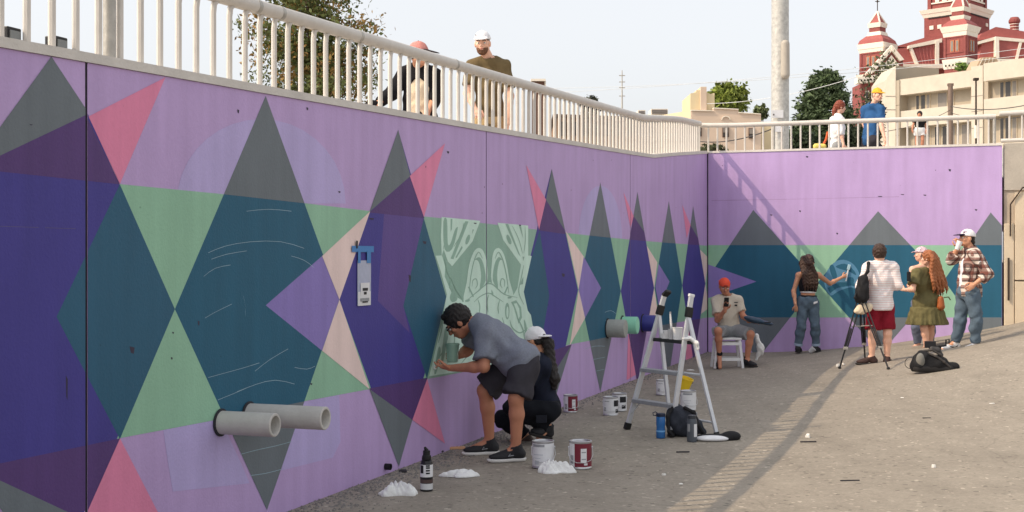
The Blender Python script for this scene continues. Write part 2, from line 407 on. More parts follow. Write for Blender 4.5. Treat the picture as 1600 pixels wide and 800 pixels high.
MB().prism([R3(-.34, HR + .002, .012), R3(LR, HR + .002, .012), R3(LR, HR + .002, -.36), R3(-.34, HR + .002, -.36)],
           [R3(-.34, HR + .04, .006), R3(LR, HR + .04, .006), R3(LR, HR + .04, -.36), R3(-.34, HR + .04, -.36)]).build("coping", CONC, rw)
LAYS = {0: [], 1: []}
def level(wall, pts):
    """how many earlier shapes lie under this one, so that each coat sits just proud of the last"""
    a = (min(p[0] for p in pts), min(p[1] for p in pts), max(p[0] for p in pts), max(p[1] for p in pts))
    l = 1 + max([q[4] for q in LAYS[wall] if q[0] < a[2] and q[2] > a[0] and q[1] < a[3] and q[3] > a[1]], default=0)
    LAYS[wall].append(a + (l,)); return 0.0008 + 0.0003 * l
def pl(name, col, px, layer=None, raw=False):
    """a flat painted shape on the long wall, given by photo pixels on that wall, cut at the panel joints"""
    pts = px if raw else [WLp(*p) for p in px]; mb = MB(); o = level(0, pts)
    for a, b in zip(JL, JL[1:]):
        q = clip_half(clip_half(pts, 0, a + gap, False), 0, b - gap, True)
        if len(q) > 2: mb.poly([L3(s, min(z, Hv(s)), o) for s, z in q])
    if mb.f:
        ob = mb.build(name, K[col] if isinstance(col, str) else col, lw); fix_up(ob, WU); return ob
def pr(name, col, px):
    pts = clip_half(clip_half([WRp(*p) for p in px], 0, LR - 0.004, True), 0, 0.008, False); o = level(1, pts)
    ob = MB().poly([R3(s, z, o) for s, z in pts]).build(name, K[col] if isinstance(col, str) else col, rw); fix_up(ob, -WV); return ob
def fix_up(ob, n):
    for p in ob.data.polygons:
        if p.normal.dot(n) < 0: p.flip()
    ob.data.update()
def arc(cx, cy, rx, ry, a0, a1, n=18): return [(cx + rx * math.cos(math.radians(a0 + (a1 - a0) * i / n)), cy - ry * math.sin(math.radians(a0 + (a1 - a0) * i / n))) for i in range(n + 1)]
# band edges (photo pixels on the wall)
TB = [(-400, 226), (0, 268), (190, 288), (345, 303), (480, 318), (580, 330), (690, 341), (840, 359), (884, 364), (940, 370), (1000, 376), (1050, 380), (1106, 384)]
BB = [(-400, 800), (0, 724), (190, 684), (343, 655), (480, 626), (577, 608), (690, 588), (800, 565), (890, 538), (940, 529), (1000, 515), (1050, 505), (1106, 496)]
def interp(tb, x):
    for (a, ya), (b, yb) in zip(tb, tb[1:]):
        if x <= b: return ya + (yb - ya) * (x - a) / (b - a)
    return tb[-1][1]
# soft circles behind the diamonds, then the green band over them
for cx, cy, rx, ry in ((408, 318, 132, 132), (938, 372, 34, 82)):
    pl("painted_circle", 'periwinkle', arc(cx, cy, rx, ry, 0, 180))
pl("painted_circle", 'periwinkle', [(255, 672), (345, 655), (375, 720), (390, 755), (270, 768), (262, 720)])
pl("painted_circle", 'periwinkle', [(455, 632), (530, 617), (532, 690), (520, 715), (440, 735), (448, 680)])
pl("green_band", 'green', TB[1:] + BB[:0:-1])
def t2x(t): return 1500 - 1 / t
# the big diamonds of the long wall: left tip, apex, right tip, foot
D = [((-161, 520), (80, 50), (273, 483), (84, 905)), ((273, 483), (415, 150), (530, 468), (417, 797)), ((530, 468), (622, 203), (697, 464), (623, 729)),
     ((815, 456), (862, 264), (903, 453), (862, 640)), ((904, 452), (938, 285), (970, 455), (938, 613)), ((970, 455), (996, 300), (1022, 450), (996, 600)),
     ((1023, 450), (1045, 314), (1066, 446), (1045, 590)), ((1066, 446), (1083, 322), (1102, 443), (1084, 568))]
pl("sage_panel", 'sage', [(662, 339), (690, 341), (840, 359), (815, 456), (842, 556), (800, 566), (690, 588), (668, 592), (697, 464)])
for i, (l, a, r, b) in enumerate(D):
    pl("painted_diamond", 'teal' if i in (1, 4, 6) else 'indigo', [l, a, r, b])
def on(p, q, t): return (p[0] + (q[0] - p[0]) * t, p[1] + (q[1] - p[1]) * t)
def cross(p, q, tb):
    lo, hi = 0, 1
    s0 = p[1] - interp(tb, p[0])
    for _ in range(30):
        m = (lo + hi) / 2; x, y = on(p, q, m)
        if (y - interp(tb, x)) * s0 > 0: lo = m
        else: hi = m
    return on(p, q, lo)
for i in (1, 4, 6):                              # teal diamonds: slate cap and slate foot
    l, a, r, b = D[i]
    pl("slate_cap", 'slate', [cross(l, a, TB), a, cross(a, r, TB)]); pl("slate_foot", 'slate', [cross(l, b, BB), b, cross(b, r, BB)])
# first diamond
pl("teal_facet", 'dusk', [(187, 288), (273, 483), (187, 686), (88, 495)])
pl("plum_facet", 'plum', [(133, 178), (187, 288), (0, 268), (-45, 263), (0, 243)])
pl("slate_cap", 'slate', [(80, 48), (137.2, 178), (0, 243), (-45, 263), (-50, 264), (-5, 205)])
pl("plum_facet", 'plum', [(187, 685), (137, 797), (112, 803), (0, 751), (-41, 732), (0, 724)])
pl("slate_foot", 'slate', [(112, 803), (75, 905), (-41, 734), (0, 751)])
pl("pink_triangle", 'pink', [(138, 182), (258, 121), (187, 287)]); pl("pink_triangle", 'pink', [(187, 685), (300, 905), (90, 905), (137, 797)])
# third diamond
pl("violet_facet", 'violet_deep', [(600, 332), (662, 341), (630, 478), (640, 520), (590, 470)])
pl("teal_facet", 'dusk', [(662, 341), (697, 464), (667, 592), (630, 478)])
pl("plum_facet", 'plum', [(577, 332), (640, 275), (663, 341)])
pl("slate_cap", 'slate', [(622, 203), (641, 275), (577, 331)])
pl("plum_facet", 'plum', [(576, 607), (668, 590), (644, 656)]); pl("slate_foot", 'slate', [(577, 608), (644, 656), (623, 729)])
pl("pink_triangle", 'pink', [(640, 275), (695, 224), (662, 339)]); pl("pink_triangle", 'pink', [(667, 592), (695, 693), (644, 656)])
# violet and peach facets in the gap between second and third diamond
pl("violet_triangle", 'violet', [(415, 477), (503, 400), (530, 468), (503, 548)])
pl("peach_facet", 'peach', [(578, 330), (530, 468), (503, 400)]); pl("peach_facet", 'peach', [(530, 468), (577, 608), (503, 548)])
# fourth diamond (mirrored) and the narrow ones
pl("teal_facet", 'dusk', [(843, 360), (858, 462), (842, 556), (815, 456)])
pl("plum_facet", 'plum', [(853, 312), (882, 360), (884, 366), (842, 360)]); pl("plum_facet", 'plum', [(838, 556), (893, 538), (862, 640)])
pl("slate_cap", 'slate', [(862, 264), (883, 361), (853, 312)]); pl("slate_foot", 'slate', [(893, 538), (862, 640), (852, 605)])
pl("pink_triangle", 'pink', [(822, 258), (853, 312), (842, 359)])
pl("violet_triangle", 'violet', [(912, 401), (939, 450), (914, 497), (904, 452)])
pl("peach_facet", 'peach', [(884, 361), (912, 401), (904, 452)]); pl("peach_facet", 'peach', [(904, 453), (914, 497), (890, 540)])
for (dl, a, r, b), (p0, p1, p2), tri in ((D[5], ((974, 300), (990, 338), (985, 356)), ((1029, 412), (1046, 440), (1030, 482), (1024, 448))), (D[7], ((1066, 320), (1079, 352), (1073, 372)), None)):
    pl("plum_facet", 'plum', [on(dl, a, .76), on(a, r, .42), cross(a, r, TB), cross(dl, a, TB)])
    pl("slate_cap", 'slate', [a, on(a, r, .42), on(dl, a, .76)]); pl("plum_facet", 'plum', [cross(dl, b, BB), b, cross(b, r, BB)])
    pl("pink_triangle", 'pink', [p0, p1, p2]); pl("pink_triangle", 'pink', [cross(dl, b, BB), on(dl, b, .9), (p0[0] + 5, 2 * 450 - p0[1] - 6)])
    x, y = on(a, r, .55); pl("peach_facet", 'peach', [on(a, r, .56), (r[0] + 5, r[1] - 40), r]); pl("peach_facet", 'peach', [r, (r[0] + 6, r[1] + 38), on(r, b, .38)])
    if tri: pl("violet_triangle", 'violet', list(tri))
# pale formline drawing on the sage panel
def q5(pts): return [(680 + x / 5, 320 + y / 5) for x, y in pts]
def sm(pts, n=3):
    """closed Catmull-Rom through the points"""
    out = []; N = len(pts)
    for i in range(N):
        p0, p1, p2, p3 = (pts[(i + k - 1) % N] for k in range(4))
        for j in range(n):
            t = j / n; out.append(tuple(0.5 * (2 * p1[c] + (p2[c] - p0[c]) * t + (2 * p0[c] - 5 * p1[c] + 4 * p2[c] - p3[c]) * t * t + (3 * p1[c] - p0[c] - 3 * p2[c] + p3[c]) * t ** 3) for c in (0, 1)))
    return out
for nm, c, pts, s in (
    ("pale_plume", 'mint', [(48, 95), (350, 125), (290, 285), (130, 480), (95, 440), (65, 350), (48, 400), (42, 240)], 0),
    ("pale_plume", 'mint', [(485, 140), (725, 162), (725, 400), (670, 470), (530, 275)], 0),
    ("pale_strand", 'mint', [(0, 398), (50, 395), (75, 480), (72, 560), (130, 700), (205, 745), (235, 850), (60, 850), (88, 700), (40, 520)], 0),
    ("pale_strand", 'mint', [(722, 395), (752, 400), (690, 680), (722, 830), (640, 850), (600, 722), (640, 650), (668, 470)], 0),
    ("pale_feather", 'mint', [(218, 750), (242, 610), (262, 470), (296, 372), (335, 337), (374, 362), (400, 450), (404, 600), (330, 665), (300, 750)], 1),
    ("pale_feather", 'mint', [(610, 715), (578, 590), (558, 470), (528, 372), (490, 337), (455, 365), (440, 450), (440, 610), (520, 690), (560, 740)], 1),
    ("pale_breast", 'mint', [(235, 750), (330, 665), (425, 603), (540, 690), (640, 716), (745, 860), (800, 1180), (640, 1230), (-50, 1340), (30, 1000), (85, 800)], 0),
    ("sage_cut", 'sage', [(62, 130), (90, 118), (96, 300), (118, 300), (150, 200), (175, 180), (130, 345), (70, 345)], 1),
    ("sage_cut", 'sage', [(118, 110), (132, 110), (128, 190), (118, 210)], 0), ("sage_cut", 'sage', [(232, 128), (258, 130), (140, 425), (118, 420)], 0),
    ("sage_cut", 'sage', [(266, 235), (268, 265), (250, 305), (234, 305), (236, 275), (252, 240)], 1), ("sage_cut", 'sage', [(205, 320), (212, 335), (165, 415), (155, 410)], 0),
    ("sage_cut", 'sage', [(290, 190), (300, 195), (285, 230)], 0), ("sage_cut", 'sage', [(545, 148), (568, 150), (666, 405), (648, 385)], 0),
    ("sage_cut", 'sage', [(556, 236), (572, 240), (592, 280), (590, 308), (572, 300), (556, 262)], 1), ("sage_cut", 'sage', [(650, 160), (668, 162), (686, 265)], 0),
    ("sage_cut", 'sage', [(680, 405), (696, 405), (686, 440)], 0), ("sage_cut", 'sage', [(668, 600), (686, 560), (684, 620), (660, 625)], 0),
    ("sage_cut", 'sage', [(302, 435), (340, 408), (374, 462), (392, 590), (346, 655), (356, 560), (344, 465), (322, 430)], 1),
    ("sage_cut", 'sage', [(520, 430), (492, 408), (460, 470), (448, 590), (488, 650), (480, 550), (492, 465), (506, 432)], 1),
    ("sage_cut", 'sage', [(252, 640), (264, 640), (300, 715), (290, 722)], 0), ("sage_cut", 'sage', [(568, 640), (558, 640), (535, 690), (545, 698)], 0),
    ("sage_cut", 'sage', [(105, 640), (122, 590), (142, 650), (112, 655)], 1), ("sage_cut", 'sage', [(112, 720), (140, 665), (172, 735), (130, 760)], 1),
    ("sage_cut", 'sage', [(70, 420), (110, 460), (130, 560), (112, 575), (88, 520)], 0), ("sage_cut", 'sage', [(437, 660), (452, 690), (446, 712), (436, 690)], 0),
    ("sage_cut", 'sage', arc(560, 830, 18, 66, 0, 350, 14), 0), ("sage_cut", 'mint', arc(562, 838, 9, 44, 0, 350, 12), 0),
    ("sage_cut", 'sage', [(590, 760), (630, 745), (668, 800), (676, 880), (650, 930), (628, 860), (610, 800)], 0), ("sage_cut", 'mint', [(612, 772), (634, 768), (654, 812), (658, 872), (648, 892), (636, 840)], 0),
    ("sage_cut", 'sage', [(232, 745), (266, 738), (262, 754), (236, 758)], 1), ("sage_cut", 'sage', [(565, 720), (592, 718), (590, 730), (566, 732)], 1),
    ("sage_cut", 'sage', [(70, 980), (90, 1000), (70, 1180), (40, 1260)], 1), ("sage_cut", 'sage', [(20, 1120), (40, 1140), (10, 1300), (-10, 1310)], 1),
    ("sage_cut", 'sage', [(690, 900), (710, 940), (730, 1080), (705, 1040)], 1)):
    pl(nm, c, q5(sm(pts) if s else pts))
def stroke(pts, w, c='sage'):
    """brush line of even width along a smoothed path (panel drawing units)"""
    q = []
    for i in range(len(pts) - 1):
        p0, p1, p2, p3 = pts[max(i - 1, 0)], pts[i], pts[i + 1], pts[min(i + 2, len(pts) - 1)]
        for j in range(5):
            t = j / 5; q.append(tuple(0.5 * (2 * p1[k] + (p2[k] - p0[k]) * t + (2 * p0[k] - 5 * p1[k] + 4 * p2[k] - p3[k]) * t * t + (3 * p1[k] - p0[k] - 3 * p2[k] + p3[k]) * t ** 3) for k in (0, 1)))
    q.append(pts[-1]); L = []; R = []
    for i, p in enumerate(q):
        a = q[max(i - 1, 0)]; d = q[min(i + 1, len(q) - 1)]; dx, dy = d[0] - a[0], d[1] - a[1]; n = math.hypot(dx, dy) or 1; k = w / 2 * min(1, .35 + 2.6 * min(i, len(q) - 1 - i) / len(q))
        L.append((p[0] - dy / n * k, p[1] + dx / n * k)); R.append((p[0] + dy / n * k, p[1] - dx / n * k))
    for i in range(0, len(q) - 1, 6):
        e = min(i + 6, len(q) - 1); pl("brush_line", c, q5(L[i:e + 1] + R[i:e + 1][::-1]))
for pts, w in (([(240, 752), (330, 676), (425, 614), (535, 698), (640, 724)], 9), ([(262, 690), (275, 560), (300, 440), (335, 370), (366, 420)], 7), ([(572, 690), (555, 560), (528, 440), (492, 370), (464, 420)], 7),
               ([(300, 760), (350, 715), (415, 690), (470, 720), (530, 760)], 8), ([(285, 640), (292, 590), (318, 580), (326, 625), (308, 655)], 7), ([(540, 640), (538, 590), (515, 578), (506, 620), (520, 650)], 7), ([(330, 740), (345, 790), (340, 850)], 7), ([(500, 745), (488, 800), (492, 850)], 7), ([(415, 700), (402, 760), (410, 840)], 7), ([(100, 480), (120, 560), (160, 660), (210, 735)], 7), ([(690, 470), (672, 560), (650, 680), (690, 780)], 7),
               ([(60, 350), (80, 240), (76, 140)], 7), ([(140, 330), (200, 230), (222, 140)], 7), ([(700, 170), (702, 280), (690, 380)], 7), ([(600, 165), (650, 270), (680, 380)], 6),
               ([(580, 900), (600, 960), (660, 1000), (720, 960)], 10), ([(640, 880), (690, 1000), (700, 1120)], 10), ([(520, 880), (560, 1000), (620, 1080), (700, 1160)], 10), ([(60, 840), (50, 960), (20, 1080)], 9), ([(100, 900), (95, 1020), (60, 1140), (0, 1220)], 9), ([(150, 1000), (140, 1120), (90, 1240)], 9), ([(300, 1000), (280, 1130), (200, 1240)], 9)):
    stroke(pts, w)
# chalk sketch lines on the teal diamonds
CH = paint("chalk", (150, 176, 188), 0.3)
def chalk(pts, w=.75, wall=0):
    pts = [q for i in range(len(pts) - 1) for q in [pts[i], on(pts[i], pts[i + 1], .5)]] + [pts[-1]]
    pts = [pts[0]] + [tuple((pts[i - 1][c] + 2 * pts[i][c] + pts[i + 1][c]) / 4 for c in (0, 1)) for i in range(1, len(pts) - 1)] + [pts[-1]]
    top = [(x, y - w / 2) for x, y in pts]; bot = [(x, y + w / 2) for x, y in reversed(pts)]
    return (pl if wall == 0 else pr)("chalk_line", CH, top + bot)
for pts in ([(318, 432), (335, 418), (360, 414)], [(325, 395), (350, 384), (390, 377), (440, 376), (475, 388)], [(320, 497), (335, 488), (362, 475)],
            [(380, 462), (384, 480), (383, 495)], [(325, 590), (350, 583), (380, 575), (405, 567)], [(340, 625), (365, 615), (390, 604)],
            [(370, 612), (400, 600), (430, 592), (460, 600)], [(460, 574), (480, 578), (492, 572)], [(398, 580), (420, 562), (450, 545)],
            [(375, 710), (400, 703), (430, 697), (455, 690)], [(390, 743), (415, 740), (440, 733)], [(455, 400), (476, 406), (490, 418)],
            [(330, 405), (352, 397), (385, 392)], [(385, 330), (420, 326), (455, 330)]):
    chalk(pts)
for pts in ([(945, 488), (955, 484), (962, 490)], [(915, 545), (930, 540), (945, 541)], [(925, 562), (945, 558)], [(930, 580), (944, 577)], [(946, 500), (956, 510)]):
    chalk(pts, .6)
# dark stains, rust and drips, little holes on the long wall
ST = paint("stain", (60, 54, 72), 0.2)
for x, y, w, h in ((48, 195, 5, 2), (104, 606, 3, 40), (206, 547, 8, 12), (580, 342, 8, 3), (663, 379, 6, 5), (742, 349, 5, 2), (812, 352, 4, 2), (530, 300, 4, 3), (880, 430, 5, 6),
                   (310, 505, 3, 8), (640, 435, 4, 12), (480, 170, 3, 5), (372, 174, 3, 6), (700, 238, 4, 4), (270, 520, 3, 3), (486, 600, 4, 3), (268, 560, 3, 4)):
    pl("rust_stain", ST, [(x - w / 2, y - h / 2), (x + w / 2, y - h / 3), (x + w / 3, y + h / 2), (x - w / 4, y + h / 3)])
SEAM = paint("seam", (96, 88, 122), 0.3)
for a, b in (((-100, 350), (60, 355)), ((70, 355.4), (118, 357))): pl("formwork_seam", SEAM, [a, b, (b[0], b[1] + .8), (a[0], a[1] + .8)])

# short wall
pr("green_band", 'green', [(1106, 383), (1560, 383), (1560, 496), (1106, 496)])
DR = [((1105, 436), (1177, 328), (1278, 441), (1183, 562)), ((1278, 441), (1372, 330), (1475, 438), (1376, 552)), ((1475, 438), (1548, 332), (1640, 438), (1552, 545))]
def hcross(p, q, y): t = (y - p[1]) / (q[1] - p[1]); return on(p, q, t)
for l, a, r, b in DR:
    pr("painted_diamond", 'teal', [l, a, r, b])
    pr("slate_cap", 'slate', [hcross(l, a, 383), a, hcross(a, r, 383)]); pr("slate_foot", 'slate', [hcross(l, b, 496), b, hcross(b, r, 496)])
pr("violet_triangle", 'violet', [(1106, 413), (1182, 440), (1106, 466)])
for nm, c, pts, s in (("pale_head", 'steel', [(1288, 434), (1298, 415), (1313, 406), (1328, 409), (1339, 420), (1346, 438), (1345, 455), (1330, 449), (1310, 455), (1298, 462), (1290, 450)], 1),
                   ("teal_cut", 'teal', [(1296, 418), (1302, 414), (1308, 432), (1302, 436)], 1), ("teal_cut", 'teal', [(1324, 434), (1333, 434), (1334, 442), (1325, 443)], 1),
                   ("teal_cut", 'teal', [(1293, 450), (1310, 441), (1332, 441), (1344, 450), (1330, 446), (1308, 450), (1297, 458)], 0), ("teal_cut", 'teal', [(1306, 416), (1320, 412), (1332, 420), (1338, 430), (1326, 424), (1312, 420)], 1)):
    pr(nm, c, sm(pts) if s else pts)
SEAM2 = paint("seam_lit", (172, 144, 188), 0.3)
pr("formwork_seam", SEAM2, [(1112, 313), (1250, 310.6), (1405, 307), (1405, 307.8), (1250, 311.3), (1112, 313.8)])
for x, y, w, h in ((1375, 307, 8, 1.5), (1410, 304, 6, 1.5), (1445, 305, 5, 2), (1484, 266, 4, 4), (1525, 328, 4, 3), (1261, 245, 4, 3), (1250, 330, 3, 3), (1308, 365, 3, 3), (1205, 336, 4, 2)):
    pr("rust_stain", ST, [(x - w / 2, y - h / 2), (x + w / 2, y - h / 3), (x + w / 3, y + h / 2), (x - w / 4, y + h / 3)])

MB().prism([R3(.002, -.3, .002), R3(.02, -.3, .006), R3(.02, HR, .006), R3(.002, HR, .002)], [R3(.002, -.3, .006), R3(.02, -.3, .0075), R3(.02, HR, .0075), R3(.002, HR, .006)]).build('corner_joint', DARK, rw)
# bare concrete wall that carries on to the right
cw = thing("concrete_wall", "bare beige concrete wall at the far right with a raised panel and rusty pipe", "wall", R3(LR + 2, .3))
def rbox(s0, s1, z0, z1, o0, o1): return MB().prism([R3(s0, z0, o0), R3(s1, z0, o0), R3(s1, z0, o1), R3(s0, z0, o1)], [R3(s0, z1, o0), R3(s1, z1, o0), R3(s1, z1, o1), R3(s0, z1, o1)])
BEIGE = mat("beige_concrete", (206, 190, 166), 0.9, 0.12, 1.6, 0.3, 45)
BEIGE2 = mat("patched_concrete", (184, 170, 152), 0.9, 0.2, 2.2, 0.4, 40)
rbox(LR + .03, LR + 9, -0.2, 3.66, -.06, -.4).build("wall_panel", BEIGE2, cw)
rbox(LR + .2, LR + 9, 0.2, 1.32, .03, -.055).build("lower_panel", BEIGE, cw, bevel=.008)
rbox(LR + .2, LR + 9, 1.345, 2.82, .03, -.055).build("upper_panel", BEIGE, cw, bevel=.008)
rbox(LR + .03, LR + .19, 0.2, 2.3, .015, -.055).build("edge_strip", BEIGE, cw, bevel=.01)
rbox(LR + .03, LR + .66, 2.86, 3.66, -.03, -.055).build("patch_panel", mat("grey_patch", (178, 170, 158), .9, .15, 3, .3, 40), cw, bevel=.006)
rbox(LR + .68, LR + 9, 2.9, 3.68, -.02, -.055).build("top_panel", BEIGE, cw, bevel=.01)
IRON = mat("dark_iron", (66, 54, 46), 0.7, .2, 20, metal=.3)
MB().tube([R3(LR + .1, 1.0, .05), R3(LR + .1, 1.72, .05)], .018).build("drain_pipe", IRON, cw)
MB().tube([R3(LR + .13, 2.08, .05), R3(LR + .13, 2.62, .05), R3(LR + .32, 2.9, .06), R3(LR + 1.2, 2.93, .06)], .014).build("conduit", IRON, cw)

# ================================================================== railings
RAILM = mat("painted_rail", (206, 200, 192), 0.5, .08, 8, .05, 60); GALV = mat("galvanised_steel", (176, 172, 164), 0.5, .22, 14, .1, 40, metal=.35)
lr = thing("railing", "cream metal railing of close upright bars along the top of the long mural wall", "railing", L3(12, Hv(12)))
RU = -0.15; s = -1.0; bal = None; VE = VR + .02
RO = origin(lr); k = 0
while s < VE - .05:
    b = L3(s, Hv(s) + .05, RU)
    if bal is None:
        bal = MB().tube([V(0, 0, 0), V(0, 0, .44), V(0, .012, .5), V(0, .06, .535)], [.020, .020, .020, .018], 8, cap=False).build("baluster", RAILM, lr, smooth=True, local=True)
        o = bal
    else: o = bal.copy(); COL.objects.link(o)
    o.location = b - RO; o.rotation_euler = (0, 0, -math.atan2(WV.x, WV.y)); s += 0.192; k += 1
pts = [L3(s, Hv(s) + .61, RU) for s in [-1.2, 1, 6.14 / WV.y, 8.5 / WV.y, 12.45 / WV.y, 17.85 / WV.y, 18.7 / WV.y, 19.2 / WV.y, 19.9 / WV.y, 20.9 / WV.y, 21.8 / WV.y]] + [L3(VE + .02, 4.17, RU)]
MB().tube(pts, .05, 12).build("top_rail", RAILM, lr, smooth=True)
for px in (211, 1104):
    s_ = WLp(px, 400)[0]; MB().tube([L3(s_, Hv(s_) + .05, RU - .02), L3(s_, Hv(s_) + .58, RU - .02)], .036 if px == 211 else .026, 10).build("post", GALV, lr, smooth=True)
for px in (466, 586, 733, 430):
    s_ = WLp(px, 400)[0]; p = L3(s_, Hv(s_) + .61, RU); MB().tube([p - WV * .02, p + WV * .02], .0525, 12).build("collar", GALV, lr, smooth=True)
rr = thing("railing", "sunlit white railing of widely spaced bars along the top of the short wall", "railing", R3(2.5, HR))
rz = HR + .05; RO = origin(rr); x = -.02 + -.15; b0 = None
while x < LR - .05:
    p = R3(x, HR + .04, -.14) - RO
    if b0 is None: b0 = MB().tube([V(0, 0, 0), V(0, 0, .47)], .017, 8).build("baluster", RAILM, rr, smooth=True, local=True); o = b0
    else: o = b0.copy(); COL.objects.link(o)
    o.location = p; x += .166
MB().tube([R3(-.15, 4.15, -.14), R3(0.5, 4.13, -.14), R3(LR - .1, 4.13, -.14)], .042, 12).build("top_rail", RAILM, rr, smooth=True)
for xx in (1.18, LR - .12): MB().tube([R3(xx, HR + .04, -.14), R3(xx, 4.1, -.14)], .026, 10).build("post", GALV, rr, smooth=True)
r3 = thing("railing", "last short stretch of white railing above the bare concrete wall", "railing", R3(LR + 2, 3.66)); RO = origin(r3); x = LR + .12
while x < LR + 6:
    o = b0.copy(); COL.objects.link(o); o.parent = r3; o.location = R3(x, 3.70, -.12 + .02 * (x - LR)) - RO; x += .2
MB().tube([R3(LR - .04, 4.17, -.12), R3(LR + 6, 4.31, 0)], .042, 12).build("top_rail", RAILM, r3, smooth=True)
MB().tube([R3(LR - .02, 3.71, -.12), R3(LR + 6, 3.75, 0)], .035, 8).build("bottom_rail", RAILM, r3, smooth=True)
# two floodlights on the coping behind the bars
BLK = mat("black_plastic", (24, 24, 26), .5, .1)
LENS = mat("lamp_glass", (120, 122, 120), .2)
first = True
for px, py, lb in ((65, 67, "small black floodlight on the coping at the left, further from the joint"), (137, 78, "small black floodlight on the coping right above the first wall joint")):
    s_, z_ = WLp(px, py); c = L3(s_, Hv(s_) + .055, -.2)
    t = thing("floodlight", lb, "floodlight", c, "floodlights on the wall top")
    MB().box(c + V(0, 0, .05), .07, .1, .085, WU, WV).build("housing", BLK, t, bevel=.006)
    MB().box(c + V(0, 0, .05) + WU * .037, .008, .075, .05, WU, WV).build("lens", LENS, t); MB().box(c + V(0, 0, .004), .05, .05, .01, WU, WV).build("bracket", BLK, t)
# ================================================================== things standing and lying on the ground
def gp(px, py): return PG(px, py)
STEEL = mat("bright_tin", (190, 190, 192), .35, .05, 10, metal=.7)
WHITEP = mat("white_plastic", (226, 226, 226), .45, .05, 10)
WHITEL = mat("white_label", (222, 222, 224), .55, .06, 18)
MAROON = mat("maroon_label", (120, 34, 52), .5, .08, 10)
INK = mat("black_ink", (30, 30, 34), .6, .1)
GREYP = mat("grey_print", (150, 152, 156), .6, .15, 40)
def arc_patch(mb, c, r, z0, z1, a0, a1, n=7):
    for i in range(n):
        p = [math.radians(a0 + (a1 - a0) * (i + k) / n) for k in (0, 1)]
        mb.poly([c + V(r * math.cos(p[0]), r * math.sin(p[0]), z0), c + V(r * math.cos(p[1]), r * math.sin(p[1]), z0),
                 c + V(r * math.cos(p[1]), r * math.sin(p[1]), z1), c + V(r * math.cos(p[0]), r * math.sin(p[0]), z1)])
    return mb
def make_can(kind):
    """paint tin with rims, lid, wire handle, wrapped label and printed panels; built at the origin, front towards -Y"""
    t = thing("paint_can", "can", "paint can", (0, 0, 0)); z = V(0, 0, 0)
    MB().lathe([(.078, 0), (.083, .004), (.083, .012), (.08, .016), (.08, .186), (.083, .19), (.083, .198), (.079, .2), (.072, .199), (.069, .19), (.06, .188), (0, .188)], z, 28).build("tin", STEEL, t, smooth=True)
    MB().lathe([(.0806, .018), (.0806, .184)], z, 28).build("label", MAROON if kind == 'maroon' else WHITEL, t, smooth=True)
    p = MB()
    if kind == 'maroon':
        arc_patch(p, z, .0812, .018, .184, 150, 235, 9)
        p.build("white_panel", WHITEL, t)
        p = MB(); arc_patch(p, z, .0812, .05, .15, 268, 300, 5); arc_patch(p, z, .0812, .03, .045, 285, 305, 3); p.build("print_block", WHITEL, t)
        [arc_patch(MB(), z, .0818, *a_).build("small_print", GREYP, t) for a_ in ((.04, .1, 205, 228, 3), (.07, .078, 272, 296, 3), (.12, .127, 272, 296, 3))]
    elif kind == 'white':
        arc_patch(p, z, .0812, .16, .178, 200, 270, 7); p.build("print_block", GREYP, t)
        [arc_patch(MB(), z, .0812, *a_).build("small_print", mat("pale_print", (190, 194, 200), .6), t) for a_ in ((.10, .106, 205, 262, 5), (.075, .08, 205, 250, 5), (.03, .06, 215, 240, 4))]
    else:
        arc_patch(p, z, .0812, .1, .165, 285, 345, 6); arc_patch(p, z, .0812, .03, .07, 300, 340, 5); p.build("print_block", INK, t)
        [arc_patch(MB(), z, .0812, *a_).build("small_print", GREYP, t) for a_ in ((.15, .157, 205, 250, 4), (.05, .09, 200, 222, 4))]
    MB().tube([V(.084, 0, .15), V(.088, -.03, .1), V(.07, -.062, .065), V(.03, -.088, .05), V(-.03, -.088, .05), V(-.07, -.062, .065), V(-.088, -.03, .1), V(-.084, 0, .15)], .0025, 6).build("handle", STEEL, t, smooth=True)
    MB().tube([V(.078, 0, .15), V(.09, 0, .15)], .008, 8).tube([V(-.078, 0, .15), V(-.09, 0, .15)], .008, 8).build("handle_lug", STEEL, t)
    return t
proto = {}
for i, (px, py, kind, rz, sc, lb) in enumerate((
    (849, 733, 'white', .1, 1.12, "white paint tin with wire handle beside the leaning man's shoe, a rag at its foot"),
    (908, 734, 'maroon', 0, 1.14, "maroon and white paint tin standing alone right of the rag, nearest the camera"),
    (892, 645, 'maroon', .2, .98, "small looking maroon labelled paint tin by the wall behind the crouching woman"),
    (955, 650, 'print', .1, 1.02, "white paint tin with black print, front one of the pair left of the ladder"),
    (969, 643, 'print', -.3, 1.0, "white paint tin half hidden behind its twin left of the ladder"),
    (1036, 618, 'print', .3, .95, "white paint tin with dark label under the ladder, beside the yellow bucket"),
    (1077, 642, 'white', .4, 1.1, "plain white paint tin standing behind the dark backpack under the ladder"))):
    if kind not in proto: o = proto[kind] = make_can(kind)
    else: o = copy_tree(proto[kind])
    g = gp(px, py); o.location = g + V(0, .08 * sc, 0); o.rotation_euler = (0, 0, rz); o.scale = (sc,) * 3
    tag(o, lb, "paint can", "paint tins on the asphalt")
